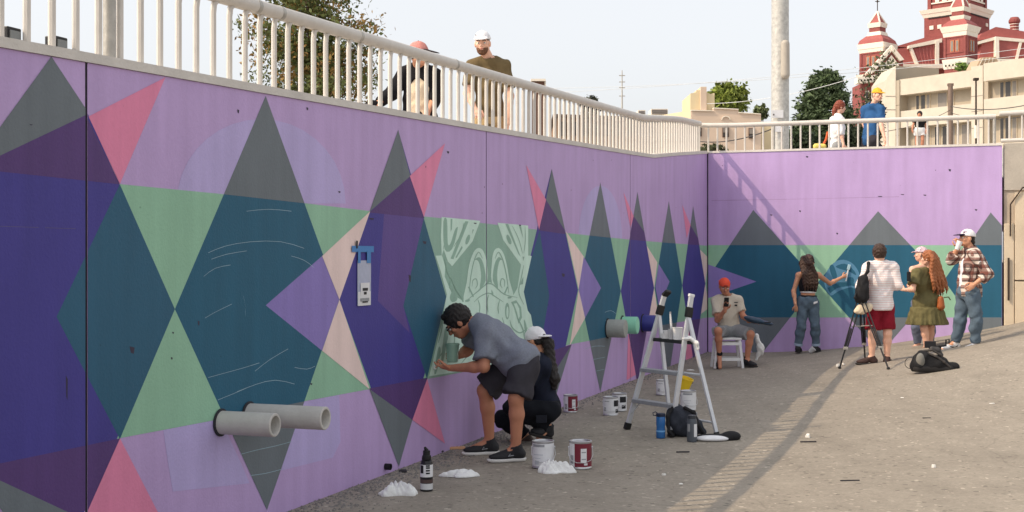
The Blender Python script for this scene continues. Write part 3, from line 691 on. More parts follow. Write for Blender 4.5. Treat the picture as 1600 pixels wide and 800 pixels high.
# yellow bucket lying against the tin
YEL = mat("yellow_plastic", (232, 196, 40), .5, .06, 8)
g = gp(1066, 619); t = thing("bucket", "tilted yellow plastic bucket behind the ladder leg", "bucket", g)
ax = V(.28, -.15, .95).normalized(); MB().lathe([(.07, 0), (.09, .19), (.097, .19), (.097, .205), (.088, .205), (.085, .19), (.066, .01), (0, .01)], g + V(0, .08, .028), 22, ax).build("shell", YEL, t, smooth=True)
q = g + V(0, .08, .028); e = ax.cross(V(0, 1, 0)).normalized(); n_ = ax.cross(e)
MB().tube([q + ax * .17 + e * (.095 * math.cos(a)) + n_ * (.03 * math.sin(a)) + ax * (-.08 * math.sin(a)) - n_ * .09 * math.sin(a) for a in [math.pi * i / 10 for i in range(11)]], .003, 6).build("handle", BLK, t)
# bottles
def bottle(px, py, lb, prof, cm, bodym, bands, cat="bottle", name="bottle", capz=.2, r0=.035):
    g = gp(px, py) + V(0, r0, 0); t = thing(name, lb, cat, g)
    MB().lathe(prof, g, 22).build("body", bodym, t, smooth=True)
    for nm, z0, z1, r, m in bands: MB().lathe([(r - .004, z0), (r, z0 + .002), (r, z1 - .002), (r - .004, z1)], g, 22).build(nm, m, t, smooth=True)
    return t, g
BLU = mat("blue_plastic", (52, 116, 184), .25, .05, 8, trans=.25); NAVYB = mat("navy_plastic", (22, 36, 62), .4)
t, g = bottle(1033, 685, "translucent blue drinking bottle with dark lid standing left of the ladder foot", [(.04, 0), (.044, .006), (.044, .06), (.041, .085), (.041, .11), (.044, .13), (.044, .2), (.036, .215), (0, .215)], None, BLU,
              [("lid", .205, .235, .045, NAVYB)])
MB().tube([g + V(-.03, 0, .235), g + V(-.05, 0, .25), g + V(-.075, 0, .24), g + V(-.07, 0, .215), g + V(-.045, 0, .215)], .005, 6).build("carry_loop", NAVYB, t, smooth=True)
MB().lathe([(.0445, .06), (.0445, .075)], g, 22).build("logo_band", mat("pale_blue", (110, 166, 214), .4), t, smooth=True)
GRB = mat("grey_bottle", (84, 90, 98), .3, .08, 8, trans=.15)
t, g = bottle(1082, 691, "grey drinking bottle with white markings in front of the dark backpack", [(.042, 0), (.048, .006), (.048, .19), (.042, .215), (0, .22)], None, GRB, [("lid", .215, .25, .04, mat("charcoal_lid", (58, 62, 68), .4))])
p = MB(); arc_patch(p, g, .0488, .05, .17, 285, 335, 5); p.build("white_marking", WHITEL, t); p = MB(); arc_patch(p, g, .0488, .1, .17, 205, 240, 4); p.build("white_marking", GREYP, t)
CLEARB = mat("black_bottle", (30, 29, 34), .35, .05, 8)
t, g = bottle(666, 768, "black topped squeeze bottle with white label standing near the wall foot", [(.044, 0), (.047, .005), (.047, .2), (.04, .225), (.02, .235), (0, .235)], None, CLEARB,
              [("label", .105, .2, .0476, WHITEL), ("clear_base", .012, .06, .0476, mat("milky_plastic", (206, 206, 208), .3)), ("amber_band", .06, .09, .0474, mat("brown_wash", (82, 64, 62), .4)), ("cap", .232, .3, .027, BLK)])
MB().lathe([(.034, .23), (.036, .235), (.033, .262), (.02, .272)], g, 20).build("collar", BLK, t, smooth=True)
MB().tube([g + V(0, 0, .3), g + V(-.012, -.01, .325)], [.016, .009], 10).build("nozzle", BLK, t, smooth=True)
p = MB(); arc_patch(p, g, .0482, .135, .195, 205, 245, 5); p.build("logo_block", INK, t)
[arc_patch(MB(), g, .0482, z, z + .012, 268, 305, 4).build("small_print", INK, t) for z in (.13, .15, .17, .185)]
# crumpled rags
RAG = mat("white_cloth", (230, 230, 228), .9, .06, 14, .9, 17)
def rag(px, py, lb, L, W, h, seed, ang=0, tail=0):
    """a dropped cloth: thin sheet thrown into ridged folds, edges lying on the asphalt"""
    g = gp(px, py); t = thing("rag", lb, "rag", g, "white rags on the asphalt"); r = random.Random(seed); nu, nv = 64, 48; mb = MB()
    ca, sa = math.cos(ang), math.sin(ang); gs = [(r.uniform(-.75, .75), r.uniform(-.6, .6), r.uniform(.16, .3), r.uniform(.5, 1.0)) for _ in range(11)]
    cr = [(r.uniform(8, 17), r.uniform(-15, 15), r.uniform(0, 6.28)) for _ in range(4)]
    for top in (1, 0):
        for j in range(nv + 1):
            for i in range(nu + 1):
                a = 2 * i / nu - 1; b = 2 * j / nv - 1; m = max(abs(a), abs(b)); q = math.hypot(a, b) or 1; th = math.atan2(b, a); k = m / q
                R_ = 1 + .16 * math.sin(3 * th + seed) + .1 * math.sin(5 * th + 2 * seed) + .05 * math.sin(9 * th + seed); x = a * k * R_ * L; y = b * k * R_ * W
                if tail and a * k > .2: y *= 1 - .6 * (a * k - .2); x += tail * (a * k - .2)
                e = max(0, 1 - (a * k) ** 2 - (b * k) ** 2); A_, B_ = a * k, b * k
                z = 1 - math.exp(-1.1 * sum(w_ * math.exp(-((A_ - p_) ** 2 + (B_ - q_) ** 2) / (2 * s_ * s_)) for p_, q_, s_, w_ in gs))
                f_ = sum(abs(math.sin(.5 * (p_ * A_ + q_ * B_) + o_ + 1.2 * math.sin(2.3 * A_ + 1.7 * B_ + o_))) for p_, q_, o_ in cr) / 4
                z = h * (e ** .35) * (.12 + .88 * z) * (.3 + 1.0 * f_) + .003
                mb.v.append(tuple(g + V(x * ca - y * sa, x * sa + y * ca, z + (.006 if top else -.002))))
    N = (nu + 1) * (nv + 1)
    for o in (0, N):
        for j in range(nv):
            for i in range(nu): k = o + j * (nu + 1) + i; q = (k, k + 1, k + nu + 2, k + nu + 1); mb.f.append(q if o == 0 else q[::-1])
    for i in range(nu):
        for j in (0, nv): k = j * (nu + 1) + i; q = (k, N + k, N + k + 1, k + 1); mb.f.append(q if j == 0 else q[::-1])
    for j in range(nv):
        for i in (0, nu): k = j * (nu + 1) + i; q = (k, k + nu + 1, N + k + nu + 1, N + k); mb.f.append(q if i == 0 else q[::-1])
    mb.build("cloth", RAG, t, smooth=True); return t
rag(622, 772, "crumpled white rag lying nearest the camera by the wall", .14, .1, .085, 3, .1)
rag(720, 744, "flat twisted white rag beside the leaning man's shoes", .14, .075, .05, 5, .05, .02)
rag(866, 738, "heaped white rag against the white paint tin", .13, .1, .095, 8, -.1, .03)
# scraps and stones
WOOD = mat("raw_wood", (206, 158, 122), .8, .1, 20)
g = gp(713, 702); tag(MB().box(g + V(0, 0, .012), .16, .04, .022, V(.97, .2, 0), V(-.2, .97, 0)).build("wood_scrap", WOOD, bevel=.004), "short pale wooden stick at the toe of the leaning man's far shoe", "scrap of wood")
def stone(px, py, s_, m, lb, name="stone", cat="stone", grp=None, seed=0):
    r = random.Random(seed * 31 + 5); g = gp(px, py); mb = MB(); n = 7
    rings = [[g + V(s_ * k * (1 + r.uniform(-.25, .25)) * math.cos(2 * math.pi * i / n), s_ * .8 * k * (1 + r.uniform(-.25, .25)) * math.sin(2 * math.pi * i / n), s_ * h) for i in range(n)] for k, h in ((.9, -.05), (1, .25), (.55, .6))]
    mb.prism(rings[0], rings[1]); mb.prism(rings[1], rings[2]); return tag(mb.build(name, m, smooth=True), lb, cat, grp)
DKS = mat("dark_stone", (56, 54, 58), .9, .2, 20)
stone(683, 707, .055, DKS, "dark rounded stone at the wall foot below the pink triangle", seed=1)
stone(630, 738, .04, DKS, "dark flat stone by the wall near the bottom tip of the third diamond", seed=2)
LIT = mat("litter_white", (228, 226, 220), .8, .1, 30)
def scrap(px, py, w, d, h, lb, m=LIT, seed=0):
    r = random.Random(seed); g = gp(px, py); n = 7; b = []; t_ = []
    for i in range(n):
        a = 2 * math.pi * i / n; q = g + V(w * (1 + r.uniform(-.3, .3)) * math.cos(a), d * (1 + r.uniform(-.3, .3)) * math.sin(a), .003); b.append(q); t_.append(q * 1 + V(-.15 * w * math.cos(a), -.15 * d * math.sin(a), h * r.uniform(.5, 1.2)))
    return tag(MB().prism(b, t_).build("paper_scrap", m), lb, "litter", "scraps of litter")
for i, (px, py, w, d, h, lb) in enumerate((
    (1037, 743, .03, .03, .02, "small white scrap of paper in the shade below the ladder"), (1105, 617, .05, .04, .015, "white paper scrap on the shaded asphalt right of the ladder"),
    (1078, 579, .1, .05, .02, "flat pale paper lying left of the seated man's stool"), (1310, 573, .06, .05, .05, "white crumpled scrap by the tripod's left foot"),
    (1318, 570, .05, .05, .03, "white crumpled scrap between the tripod legs"), (1262, 684, .04, .04, .04, "pale pebble like scrap at the edge of the railing shadow"),
    (1459, 731, .03, .03, .03, "tiny white scrap in the sunlit foreground"), (1550, 631, .06, .04, .01, "flat pale scrap on the sunlit asphalt at the right"),
    (1410, 622, .04, .03, .01, "flat pale scrap below the camera bag"), (1064, 757, .03, .03, .01, "white paint drip scrap near the bottom of the shade"))):
    scrap(px, py, w * .55, d * .55, h * .8, lb, seed=i)
g = gp(1265, 553); t = thing("plastic_cup", "clear crushed plastic cup by the painting woman's boots", "cup", g)
MB().lathe([(.035, 0), (.05, .09), (.052, .09), (.05, .1), (.045, .095), (.03, .006), (0, .006)], g + V(0, 0, .03), 16, V(.6, -.2, .6)).build("shell", mat("cloudy_plastic", (210, 210, 212), .3, trans=.3), t, smooth=True)
for i, (px, py, l) in enumerate(((1328, 752, .09), (1067, 707, .07), (1263, 691, .09), (1448, 654, .05))):
    g = gp(px, py); tag(MB().box(g + V(0, 0, .006), l * 1.7, .012, .01, V(.99, .1, 0), V(-.1, .99, 0)).build("twig", DKS), ("short dark stick on the sunlit asphalt bottom right", "dark splinter in the shade below the backpack", "dark stick beside the railing shadow stripe", "dark speck of bark below the camera bag")[i], "twig")
# drain spout at the wall foot
g = L3(*WLp(602, 729), .0); t = thing("drain_spout", "small dark drain hole low in the wall by the gravel", "drain", g)
MB().lathe([(.018, -.01), (.026, 0), (.026, .05), (.019, .05), (.019, .0), (0, 0)], g, 14, WU).build("pipe", DARK, t, smooth=True)
# pipes sticking out of the wall
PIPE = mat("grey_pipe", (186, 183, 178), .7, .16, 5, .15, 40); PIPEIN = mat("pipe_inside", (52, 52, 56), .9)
def out_pipe(px, py, r, ln, lb, m, tip, endm=None, hollow=True, cat="pipe", grp=None, dirn=None):
    s_, z_ = WLp(px, py); c = L3(s_, z_, 0); t = thing("wall_pipe", lb, cat, c, grp); d = (dirn or WU).normalized()
    if hollow:
        MB().lathe([(r, -.05), (r, ln - .004), (r - .004, ln), (r - .016, ln), (r - .018, ln - .004), (r - .018, 0)], c, 28, d).build("tube", m, t, smooth=True)
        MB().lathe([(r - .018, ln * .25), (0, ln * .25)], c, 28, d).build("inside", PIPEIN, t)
    else:
        MB().lathe([(r, -.05), (r, ln - .01), (r - .008, ln)], c, 28, d).build("tube", m, t, smooth=True)
        MB().lathe([(r - .009, ln - .001), (r * .5, ln + .002), (0, ln + .003)], c, 28, d).build("end_cap", endm, t, smooth=True)
    MB().lathe([(r, .003), (r + .014, .006), (r + .014, .012), (r, .016)], c, 28, d).build("collar", mat("pipe_grout", (46, 46, 52), .9), t, smooth=True)
    return t
# length: tips at photo pixels (432,657) and (513,645)
def len_to(px, py, tip):
    s_, z_ = WLp(px, py); c = L3(s_, z_, 0); best = min(frange(.05, 1.4, .01), key=lambda l: abs(800 + F * (c + WU * l).x / (c + WU * l).y - tip)); return best
out_pipe(344, 660, .073, len_to(344, 660, 430), "grey open ended pipe sticking out of the wall, lower and left one of the pair", PIPE, 430, grp="grey pipes out of the wall")
out_pipe(388, 648, .074, len_to(388, 648, 509), "longer grey open ended pipe sticking out just behind its neighbour", PIPE, 509, grp="grey pipes out of the wall")
MINTP = mat("mint_pipe", (140, 204, 176), .55, .06, 6); NAVP = mat("navy_pipe", (50, 54, 132), .5, .06, 6); GRP = mat("stone_grey_pipe", (158, 160, 155), .8, .2, 8, .2, 30)
out_pipe(949, 513, .118, len_to(949, 513, 978), "stubby grey painted wall pipe with closed end, leftmost of three", GRP, 978, GRP, False)
out_pipe(972, 508, .118, len_to(972, 508, 996), "mint green painted wall pipe between the grey and navy ones", MINTP, 996, mat("mint_cap", (150, 216, 186), .5, .05, 6), False)
out_pipe(1004, 505, .12, len_to(1004, 505, 1024), "navy blue painted wall pipe half hidden by the ladder", NAVP, 1024, NAVP, False)
# plastic pouch with a drawing taped to the wall
s_, z_ = WLp(566, 430); c = L3(s_, z_, .0); t = thing("plastic_pouch", "clear pouch holding a printed sketch, hung on the wall with blue tape", "pouch", c)
def wq(px0, py0, px1, py1, o, o2=None):
    a = WLp(px0, py0); b = WLp(px1, py1); o = o * .7; return MB().prism([L3(a[0], b[1], o), L3(b[0], b[1], o), L3(b[0], a[1], o), L3(a[0], a[1], o)], [L3(a[0], b[1], o + .0015), L3(b[0], b[1], o + .0015), L3(b[0], a[1], o + .0015), L3(a[0], a[1], o + .0015)])
TAPE = mat("blue_tape", (70, 130, 190), .6, .06, 20)
wq(557, 407, 578, 476, .012).build("sleeve", mat("clear_film", (168, 178, 204), .2, .08, 20), t)
wq(557.5, 456, 577, 476.5, .0155).build("paper", WHITEL, t); wq(561, 442, 575, 466, .019).build("paper", WHITEL, t)
for (a, b, c_, d) in ((564, 450, 572, 454), (566, 456, 570, 460), (561, 466, 574, 470), (564, 471, 572, 472.5)): wq(a, b, c_, d, .0225).build("print_mark", INK if a != 561 else GREYP, t)
wq(548, 384, 582, 394, .016).build("tape", TAPE, t); wq(557, 392, 561, 411, .0195).build("tape", TAPE, t); wq(571, 392, 577, 411, .0195).build("tape", TAPE, t)
wq(554, 376, 556.5, 388, .02).build("pencil", INK, t)

# ================================================================== step ladder
ALU = mat("aluminium", (204, 206, 211), .38, .08, 10, metal=.35)
FL = gp(979, 671); FR = gp(1048, 683); RR = gp(1121, 683); RL = FL + (RR - FR)
TL = P(1038, 462, 12.85); TR = P(1080, 470, 12.42); TR.z = TL.z
mid = (FL + FR) / 2; t = thing("step_ladder", "aluminium step ladder standing open with a black tray of paint pots", "ladder", V(mid.x, mid.y, 0))
hinL = FL + (TL - FL) * .86; hinR = FR + (TR - FR) * .86; cross_d = (FR - FL).normalized()
for a, b in ((FL, TL), (FR, TR)):
    d = (b - a).normalized()
    MB().beam(a + d * .03, b, .026, .052, cross_d.cross(d)).build("front_rail", ALU, t, bevel=.004); MB().beam(a, a + d * .07, .036, .07, cross_d.cross(d)).build("foot", BLK, t, bevel=.004)
    MB().beam(b - d * .2, b - d * .1, .04, .075, cross_d.cross(d)).build("hinge_cover", BLK, t, bevel=.006)
dL = (TL - FL).normalized(); MB().beam(TL, TL + dL * .05 + cross_d * .05, .034, .07, cross_d.cross(dL)).build("end_cap", BLK, t, bevel=.008)
dR = (TR - FR).normalized(); MB().beam(TR, TR + dR * .03, .03, .066, cross_d.cross(dR)).build("end_cap", WHITEP, t, bevel=.006)
for a, b in ((RL, hinL), (RR, hinR)):
    d = (b - a).normalized(); MB().beam(a + d * .02, b, .024, .04, cross_d.cross(d)).build("rear_leg", ALU, t, bevel=.004); MB().beam(a, a + d * .05, .032, .05, cross_d.cross(d)).build("foot", BLK, t, bevel=.004)
yv = (RR - FR).normalized()
def at_z(a, b, z): return a + (b - a) * ((z - a.z) / (b.z - a.z))
for zz in (.30, .61):
    a = at_z(FL, TL, zz); b = at_z(FR, TR, zz); MB().box((a + b) / 2, (b - a).length - .03, .1, .036, cross_d, V(0, 0, 1).cross(cross_d)).build("step", mat("step_tread", (142, 145, 150), .5, .1, 30, metal=.25), t, bevel=.004)
a = at_z(RL, hinL, .15); b = at_z(RR, hinR, .15); MB().tube([a, b], .012, 8).build("rear_bar", ALU, t); a = at_z(RL, hinL, .6); b = at_z(RR, hinR, .6); MB().tube([a, b], .012, 8).build("rear_bar", ALU, t)
ta = at_z(FL, TL, .93); tb = at_z(FR, TR, .93); tc_ = at_z(RR, hinR, .93); td = at_z(RL, hinL, .93)
MB().prism([x - V(0, 0, .035) for x in (ta, tb, tc_, td)], [ta, tb, tc_, td]).build("tray", BLK, t, bevel=.006)
tm = (ta + tb + tc_ + td) / 4
MB().beam(at_z(FL, TL, .16), at_z(FL, TL, .3) + cross_d * .1, .01, .02).build("brace", ALU, t)
def on_tray(fx, fy): return ta + (tb - ta) * fx + (td - ta) * fy + V(0, 0, .001)
def pot(p, r, h, lb, name="paint_pot", m=WHITEP):
    o = thing(name, lb, "pot", p); MB().lathe([(r * .85, 0), (r, h * .95), (r * 1.05, h * .95), (r * 1.05, h), (r * .93, h), (r * .8, h * .1), (0, h * .1)], p, 20).build("shell", m, o, smooth=True)
    MB().lathe([(r * .9, h * .75), (0, h * .75)], p, 20).build("paint", mat("pot_paint", (196, 214, 206), .3), o); return o
pot(on_tray(.30, .5), .055, .05, "low white tub at the left end of the ladder tray"); pot(on_tray(.33, .5) + V(0, 0, .051), .045, .03, "white lid like dish stacked on the low tub on the ladder tray")
pot(on_tray(.66, .45), .05, .12, "taller white plastic pot in the middle of the ladder tray"); b = on_tray(.52, .28)
pot(b, .032, .1, "slim clear pot holding a brush on the ladder tray", m=mat("cloudy_plastic", (210, 210, 212), .3, trans=.3))
o = thing("paint_brush", "white handled brush standing upright in a pot on the ladder tray", "brush", b + V(0, 0, .012))
MB().tube([b + V(0, 0, .014), b + V(-.005, 0, .15), b + V(-.012, 0, .25)], [.008, .012, .008], 8).build("handle", WHITEP, o, smooth=True); MB().tube([b + V(-.012, 0, .25), b + V(-.013, 0, .27)], .009, 8).build("tip", STEEL, o)
p = on_tray(1.0, .6); o = thing("cloth", "pale cloth hanging over the right edge of the ladder tray", "cloth", p); s = Sdf(); s.rc(p + V(.0, 0, .02), p + V(.06, -.02, -.03), .02, .018).rc(p + V(.06, -.02, -.03), p + V(.07, -.02, -.08), .018, .012).el(p + V(-.03, 0, .02), (.05, .04, .018)); skin("fabric", [s.mesh(.007, .003, 80)], RAG, o)
# dark backpack with the bottles, black and white mat
BAG = mat("dark_canvas", (44, 48, 58), .85, .15, 12, .3, 60); BAG2 = mat("black_canvas", (22, 22, 25), .8, .15, 12, .3, 60)
g = gp(1068, 684) + V(0, .12, 0); t = thing("backpack", "slumped dark blue grey backpack leaning under the ladder", "backpack", g)
s = Sdf(); s.el(g + V(-.02, 0, .14), (.14, .12, .15)).el(g + V(.05, .02, .1), (.15, .12, .11)).el(g + V(-.06, 0, .24), (.07, .08, .07)).rc(g + V(.1, 0, .16), g + V(.2, -.02, .04), .045, .03)
s.cut(g, (0, 0, -1)); skin("bag", [s.mesh(.012, .006, 34)], BAG, t)
s = Sdf().chain([g + V(-.1, -.06, .28), g + V(-.15, -.1, .2), g + V(-.14, -.13, .06), g + V(-.1, -.13, .02)], [.016] * 4); skin("strap", [s.mesh(.009)], BAG2, t)
s = Sdf().chain([g + V(.02, -.06, .28), g + V(.1, -.1, .24), g + V(.14, -.12, .12), g + V(.2, -.12, .03)], [.018] * 4); skin("strap", [s.mesh(.009)], BAG2, t)
MB().box(g + V(.11, -.1, .22), .05, .015, .04).build("buckle", GREYP, t, bevel=.004)
g = gp(1117, 688); t = thing("shoe_tray", "low black tray with white lining lying beside the backpack", "tray", g)
s = Sdf().el(g + V(0, .04, .02), (.2, .1, .035), k=.01).el(g + V(.16, .03, .035), (.09, .07, .05)).cut(g, (0, 0, -1)); skin("rim", [s.mesh(.008)], BAG2, t)
s = Sdf().el(g + V(-.03, -.02, .02), (.16, .08, .03)).cut(g + V(0, 0, .002), (0, 0, -1)); skin("lining", [s.mesh(.007)], WHITEL, t)
# black camera bag with gear on it
g = gp(1464, 582) + V(0, .12, 0); t = thing("camera_bag", "black camera bag slumped on the sunlit asphalt, straps on top", "bag", g); k = .98
s = Sdf().rc(g + V(-.2, 0, .08), g + V(.2, 0, .055), .1, .075).el(g + V(-.14, 0, .15), (.12, .1, .12)).el(g + V(.02, 0, .12), (.16, .1, .1)).rc(g + V(.2, -.02, .05), g + V(.27, -.02, .06), .035, .045).cut(g, (0, 0, -1))
skin("bag", [s.mesh(.011, .006, 30)], BAG2, t)
skin("side_pocket", [Sdf().el(g + V(-.19, -.07, .15), (.055, .05, .09)).mesh(.009)], mat("grey_canvas", (120, 118, 112), .8, .1, 20), t)
skin("base_panel", [Sdf().rc(g + V(-.2, -.03, .05), g + V(.18, -.03, .035), .075, .06).cut(g, (0, 0, -1)).mesh(.01)], mat("worn_black", (40, 38, 38), .8, .1, 20), t)
for a in ([V(-.1, -.05, .24), V(0, -.09, .2), V(.1, -.09, .13), V(.18, -.08, .06)], [V(-.15, -.02, .26), V(-.05, -.06, .28), V(.06, -.05, .22), V(.12, -.04, .16)]):
    skin("strap", [Sdf().chain([g + q for q in a], [.014] * 4).mesh(.008)], mat("strap_web", (70, 66, 64), .8), t)
d = g + V(-.04, .02, .27); o = thing("field_monitor", "small black screen unit resting on top of the camera bag", "monitor", d)
MB().box(d + V(0, 0, .07), .14, .03, .085).build("screen", INK, o, bevel=.005); MB().tube([d + V(0, 0, -.02), d + V(0, 0, .04)], .016, 8).build("mount", BLK, o)
MB().tube([d + V(.06, 0, .04), d + V(.2, 0, .06)], .014, 8).tube([d + V(.13, 0, .05), d + V(.15, .05, -.03)], .01, 6).build("arm", BLK, o)
s = Sdf().chain([d + V(.02, .0, .02), d + V(.09, 0, .0), d + V(.14, -.01, -.06)], [.035, .04, .025]); skin("gimbal", [s.mesh(.008)], mat("gear_grey", (62, 60, 60), .5, .2, 30), o)
MB().tube([d + V(.2, 0, .05), d + V(.2, 0, .13), d + V(.24, 0, .13), d + V(.24, 0, .08)], .01, 6).build("handle", BLK, o)
d = g + V(-.28, -.02, 0); pts = [d + V(.08 , 0, .2)] + [d + V(-.02 + .07 * math.cos(a), 0, .11 + .07 * math.sin(a)) for a in frange(1.2, 5.4, .35)] + [d + V(.05, 0, .01)]
tag(MB().tube(pts, .004, 6).build("cable", BLK, smooth=True), "thin black cable looping beside the camera bag", "cable")
# tripod with a cream bag hanging under it
foot = [gp(1312, 576), gp(1388, 577), gp(1352, 566)]; apex = P(1345, 462, foot[0].y + .1); ct = (foot[0] + foot[1] + foot[2]) / 3
t = thing("tripod", "tall black camera tripod standing in front of the striped shirt man", "tripod", V(ct.x, ct.y, G(ct.x, ct.y)))
for f_ in foot:
    d = (f_ - apex).normalized(); sd = d.cross(V(0, 1, 0)).normalized()
    for q in (-1, 1): MB().tube([apex + sd * .028 * q + d * .05, apex + (f_ - apex) * .72 + sd * .022 * q], .0105, 8).build("upper_leg", BLK, t, smooth=True)
    MB().tube([apex + (f_ - apex) * .45, f_ + V(0, 0, .012)], .011, 8).build("lower_leg", BLK, t, smooth=True); MB().lathe([(.02, 0), (.024, .012), (.018, .03), (0, .035)], f_, 10).build("foot", BLK, t)
    MB().box(apex + (f_ - apex) * .72, .06, .045, .04).build("leg_clamp", GALV, t, bevel=.005)
ms = [apex + (f_ - apex) * .42 for f_ in foot]; cc = V(apex.x, apex.y, ms[0].z)
for q in ms: MB().tube([cc, q], .008, 6).build("spreader", GALV, t)
MB().tube([cc, apex + V(0, 0, .1)], .016, 10).build("centre_column", BLK, t); MB().lathe([(.05, -.03), (.055, 0), (.045, .05), (.02, .06)], apex, 14).build("crown", BLK, t, smooth=True)
MB().box(apex + V(0, 0, .12), .06, .08, .05).box(apex + V(0, 0, .155), .08, .1, .018).build("head", BLK, t, bevel=.006); MB().tube([apex + V(0, 0, .12), apex + V(-.1, -.1, .02), apex + V(-.13, -.13, -.03)], .009, 8).build("pan_handle", BLK, t)
d = V(apex.x + .02, apex.y - .03, apex.z - .18); o = thing("cloth_bag", "cream cloth bag hanging between the tripod legs", "bag", d); s = Sdf().el(d, (.09, .06, .075)).el(d + V(.08, 0, .02), (.06, .05, .06)).el(d + V(-.05, 0, -.03), (.08, .06, .05)); skin("pouch", [s.mesh(.009, .004, 50)], mat("cream_canvas", (226, 208, 180), .85, .12, 14), o)
MB().tube([d + V(-.05, 0, .05), d + V(0, 0, .19), d + V(.06, 0, .06)], .006, 6).build("strap", BLK, o)
# ================================================================== loose gravel along the wall, chippings on the lot
_r = random.Random(11); mb = MB()
def chipping(x, y, z, s_):
    n = len(mb.v); a0 = _r.uniform(0, 6.28)
    for k in range(4):
        a = a0 + k * 1.57 + _r.uniform(-.4, .4); q = s_ * _r.uniform(.6, 1.2); mb.v.append((x + q * math.cos(a), y + q * math.sin(a), z - .003))
    mb.v.append((x + s_ * _r.uniform(-.3, .3), y + s_ * _r.uniform(-.3, .3), z + s_ * _r.uniform(.4, .8)))
    for k in range(4): mb.f.append((n + k, n + (k + 1) % 4, n + 4))
for i in range(5200):
    v_ = 3 + 22 * (_r.random() ** 1.6) if i % 3 else _r.uniform(7, 14); u_ = .01 + abs(_r.gauss(0, .22)) * (1.0 if v_ < 13 else .6); x, y = XY(u_, v_); chipping(x, y, G(x, y), _r.uniform(.006, .022) if u_ < .35 else _r.uniform(.004, .012))
GRV = mat("wall_gravel", (122, 118, 114), .95, .35, 9)
tag(mb.build("gravel", GRV), "loose grey gravel along the foot of the painted wall", kind="stuff")
mb = MB()
for i in range(1300):
    y = 7.5 + 14 * _r.random() ** 1.5; x = _r.uniform(-.25, .45) * y; u_, v_ = UV(x, y)
    if u_ < .1 or v_ > VR - .05: continue
    chipping(x, y, G(x, y), _r.uniform(.004, .011))
tag(mb.build("chippings", mat("pale_chippings", (158, 148, 136), .95, .4, 5)), "scattered small pale stones over the asphalt", kind="stuff")
# ================================================================== people
SKIN = mat("skin_tan", (206, 150, 118), .55, .07, 12, .05, 60); SKINL = mat("skin_fair", (234, 184, 158), .55, .06, 12, .05, 60); SKIND = mat("skin_brown", (188, 128, 100), .55, .08, 12, .05, 60)
EYEW = mat("eye_white", (226, 222, 216), .3, .02); IRIS = mat("iris", (40, 28, 22), .3, .05); LIPS = mat("lips", (176, 104, 96), .5, .05)
def fabric(n, rgb, var=.12, vs=18, stripes=None): return mat(n, rgb, .9, var, vs, .35, 120, spec=.15, stripes=stripes)
HAIRD = mat("hair_black", (34, 28, 26), .5, .3, 50, .5, 140); HAIRB = mat("hair_dark_brown", (62, 42, 32), .5, .3, 50, .5, 140); HAIRR = mat("hair_ginger", (158, 96, 58), .5, .3, 40, .5, 120); HAIRA = mat("hair_auburn", (134, 64, 44), .5, .25, 40, .5, 120)
def nz(v): return Vector(v).normalized()
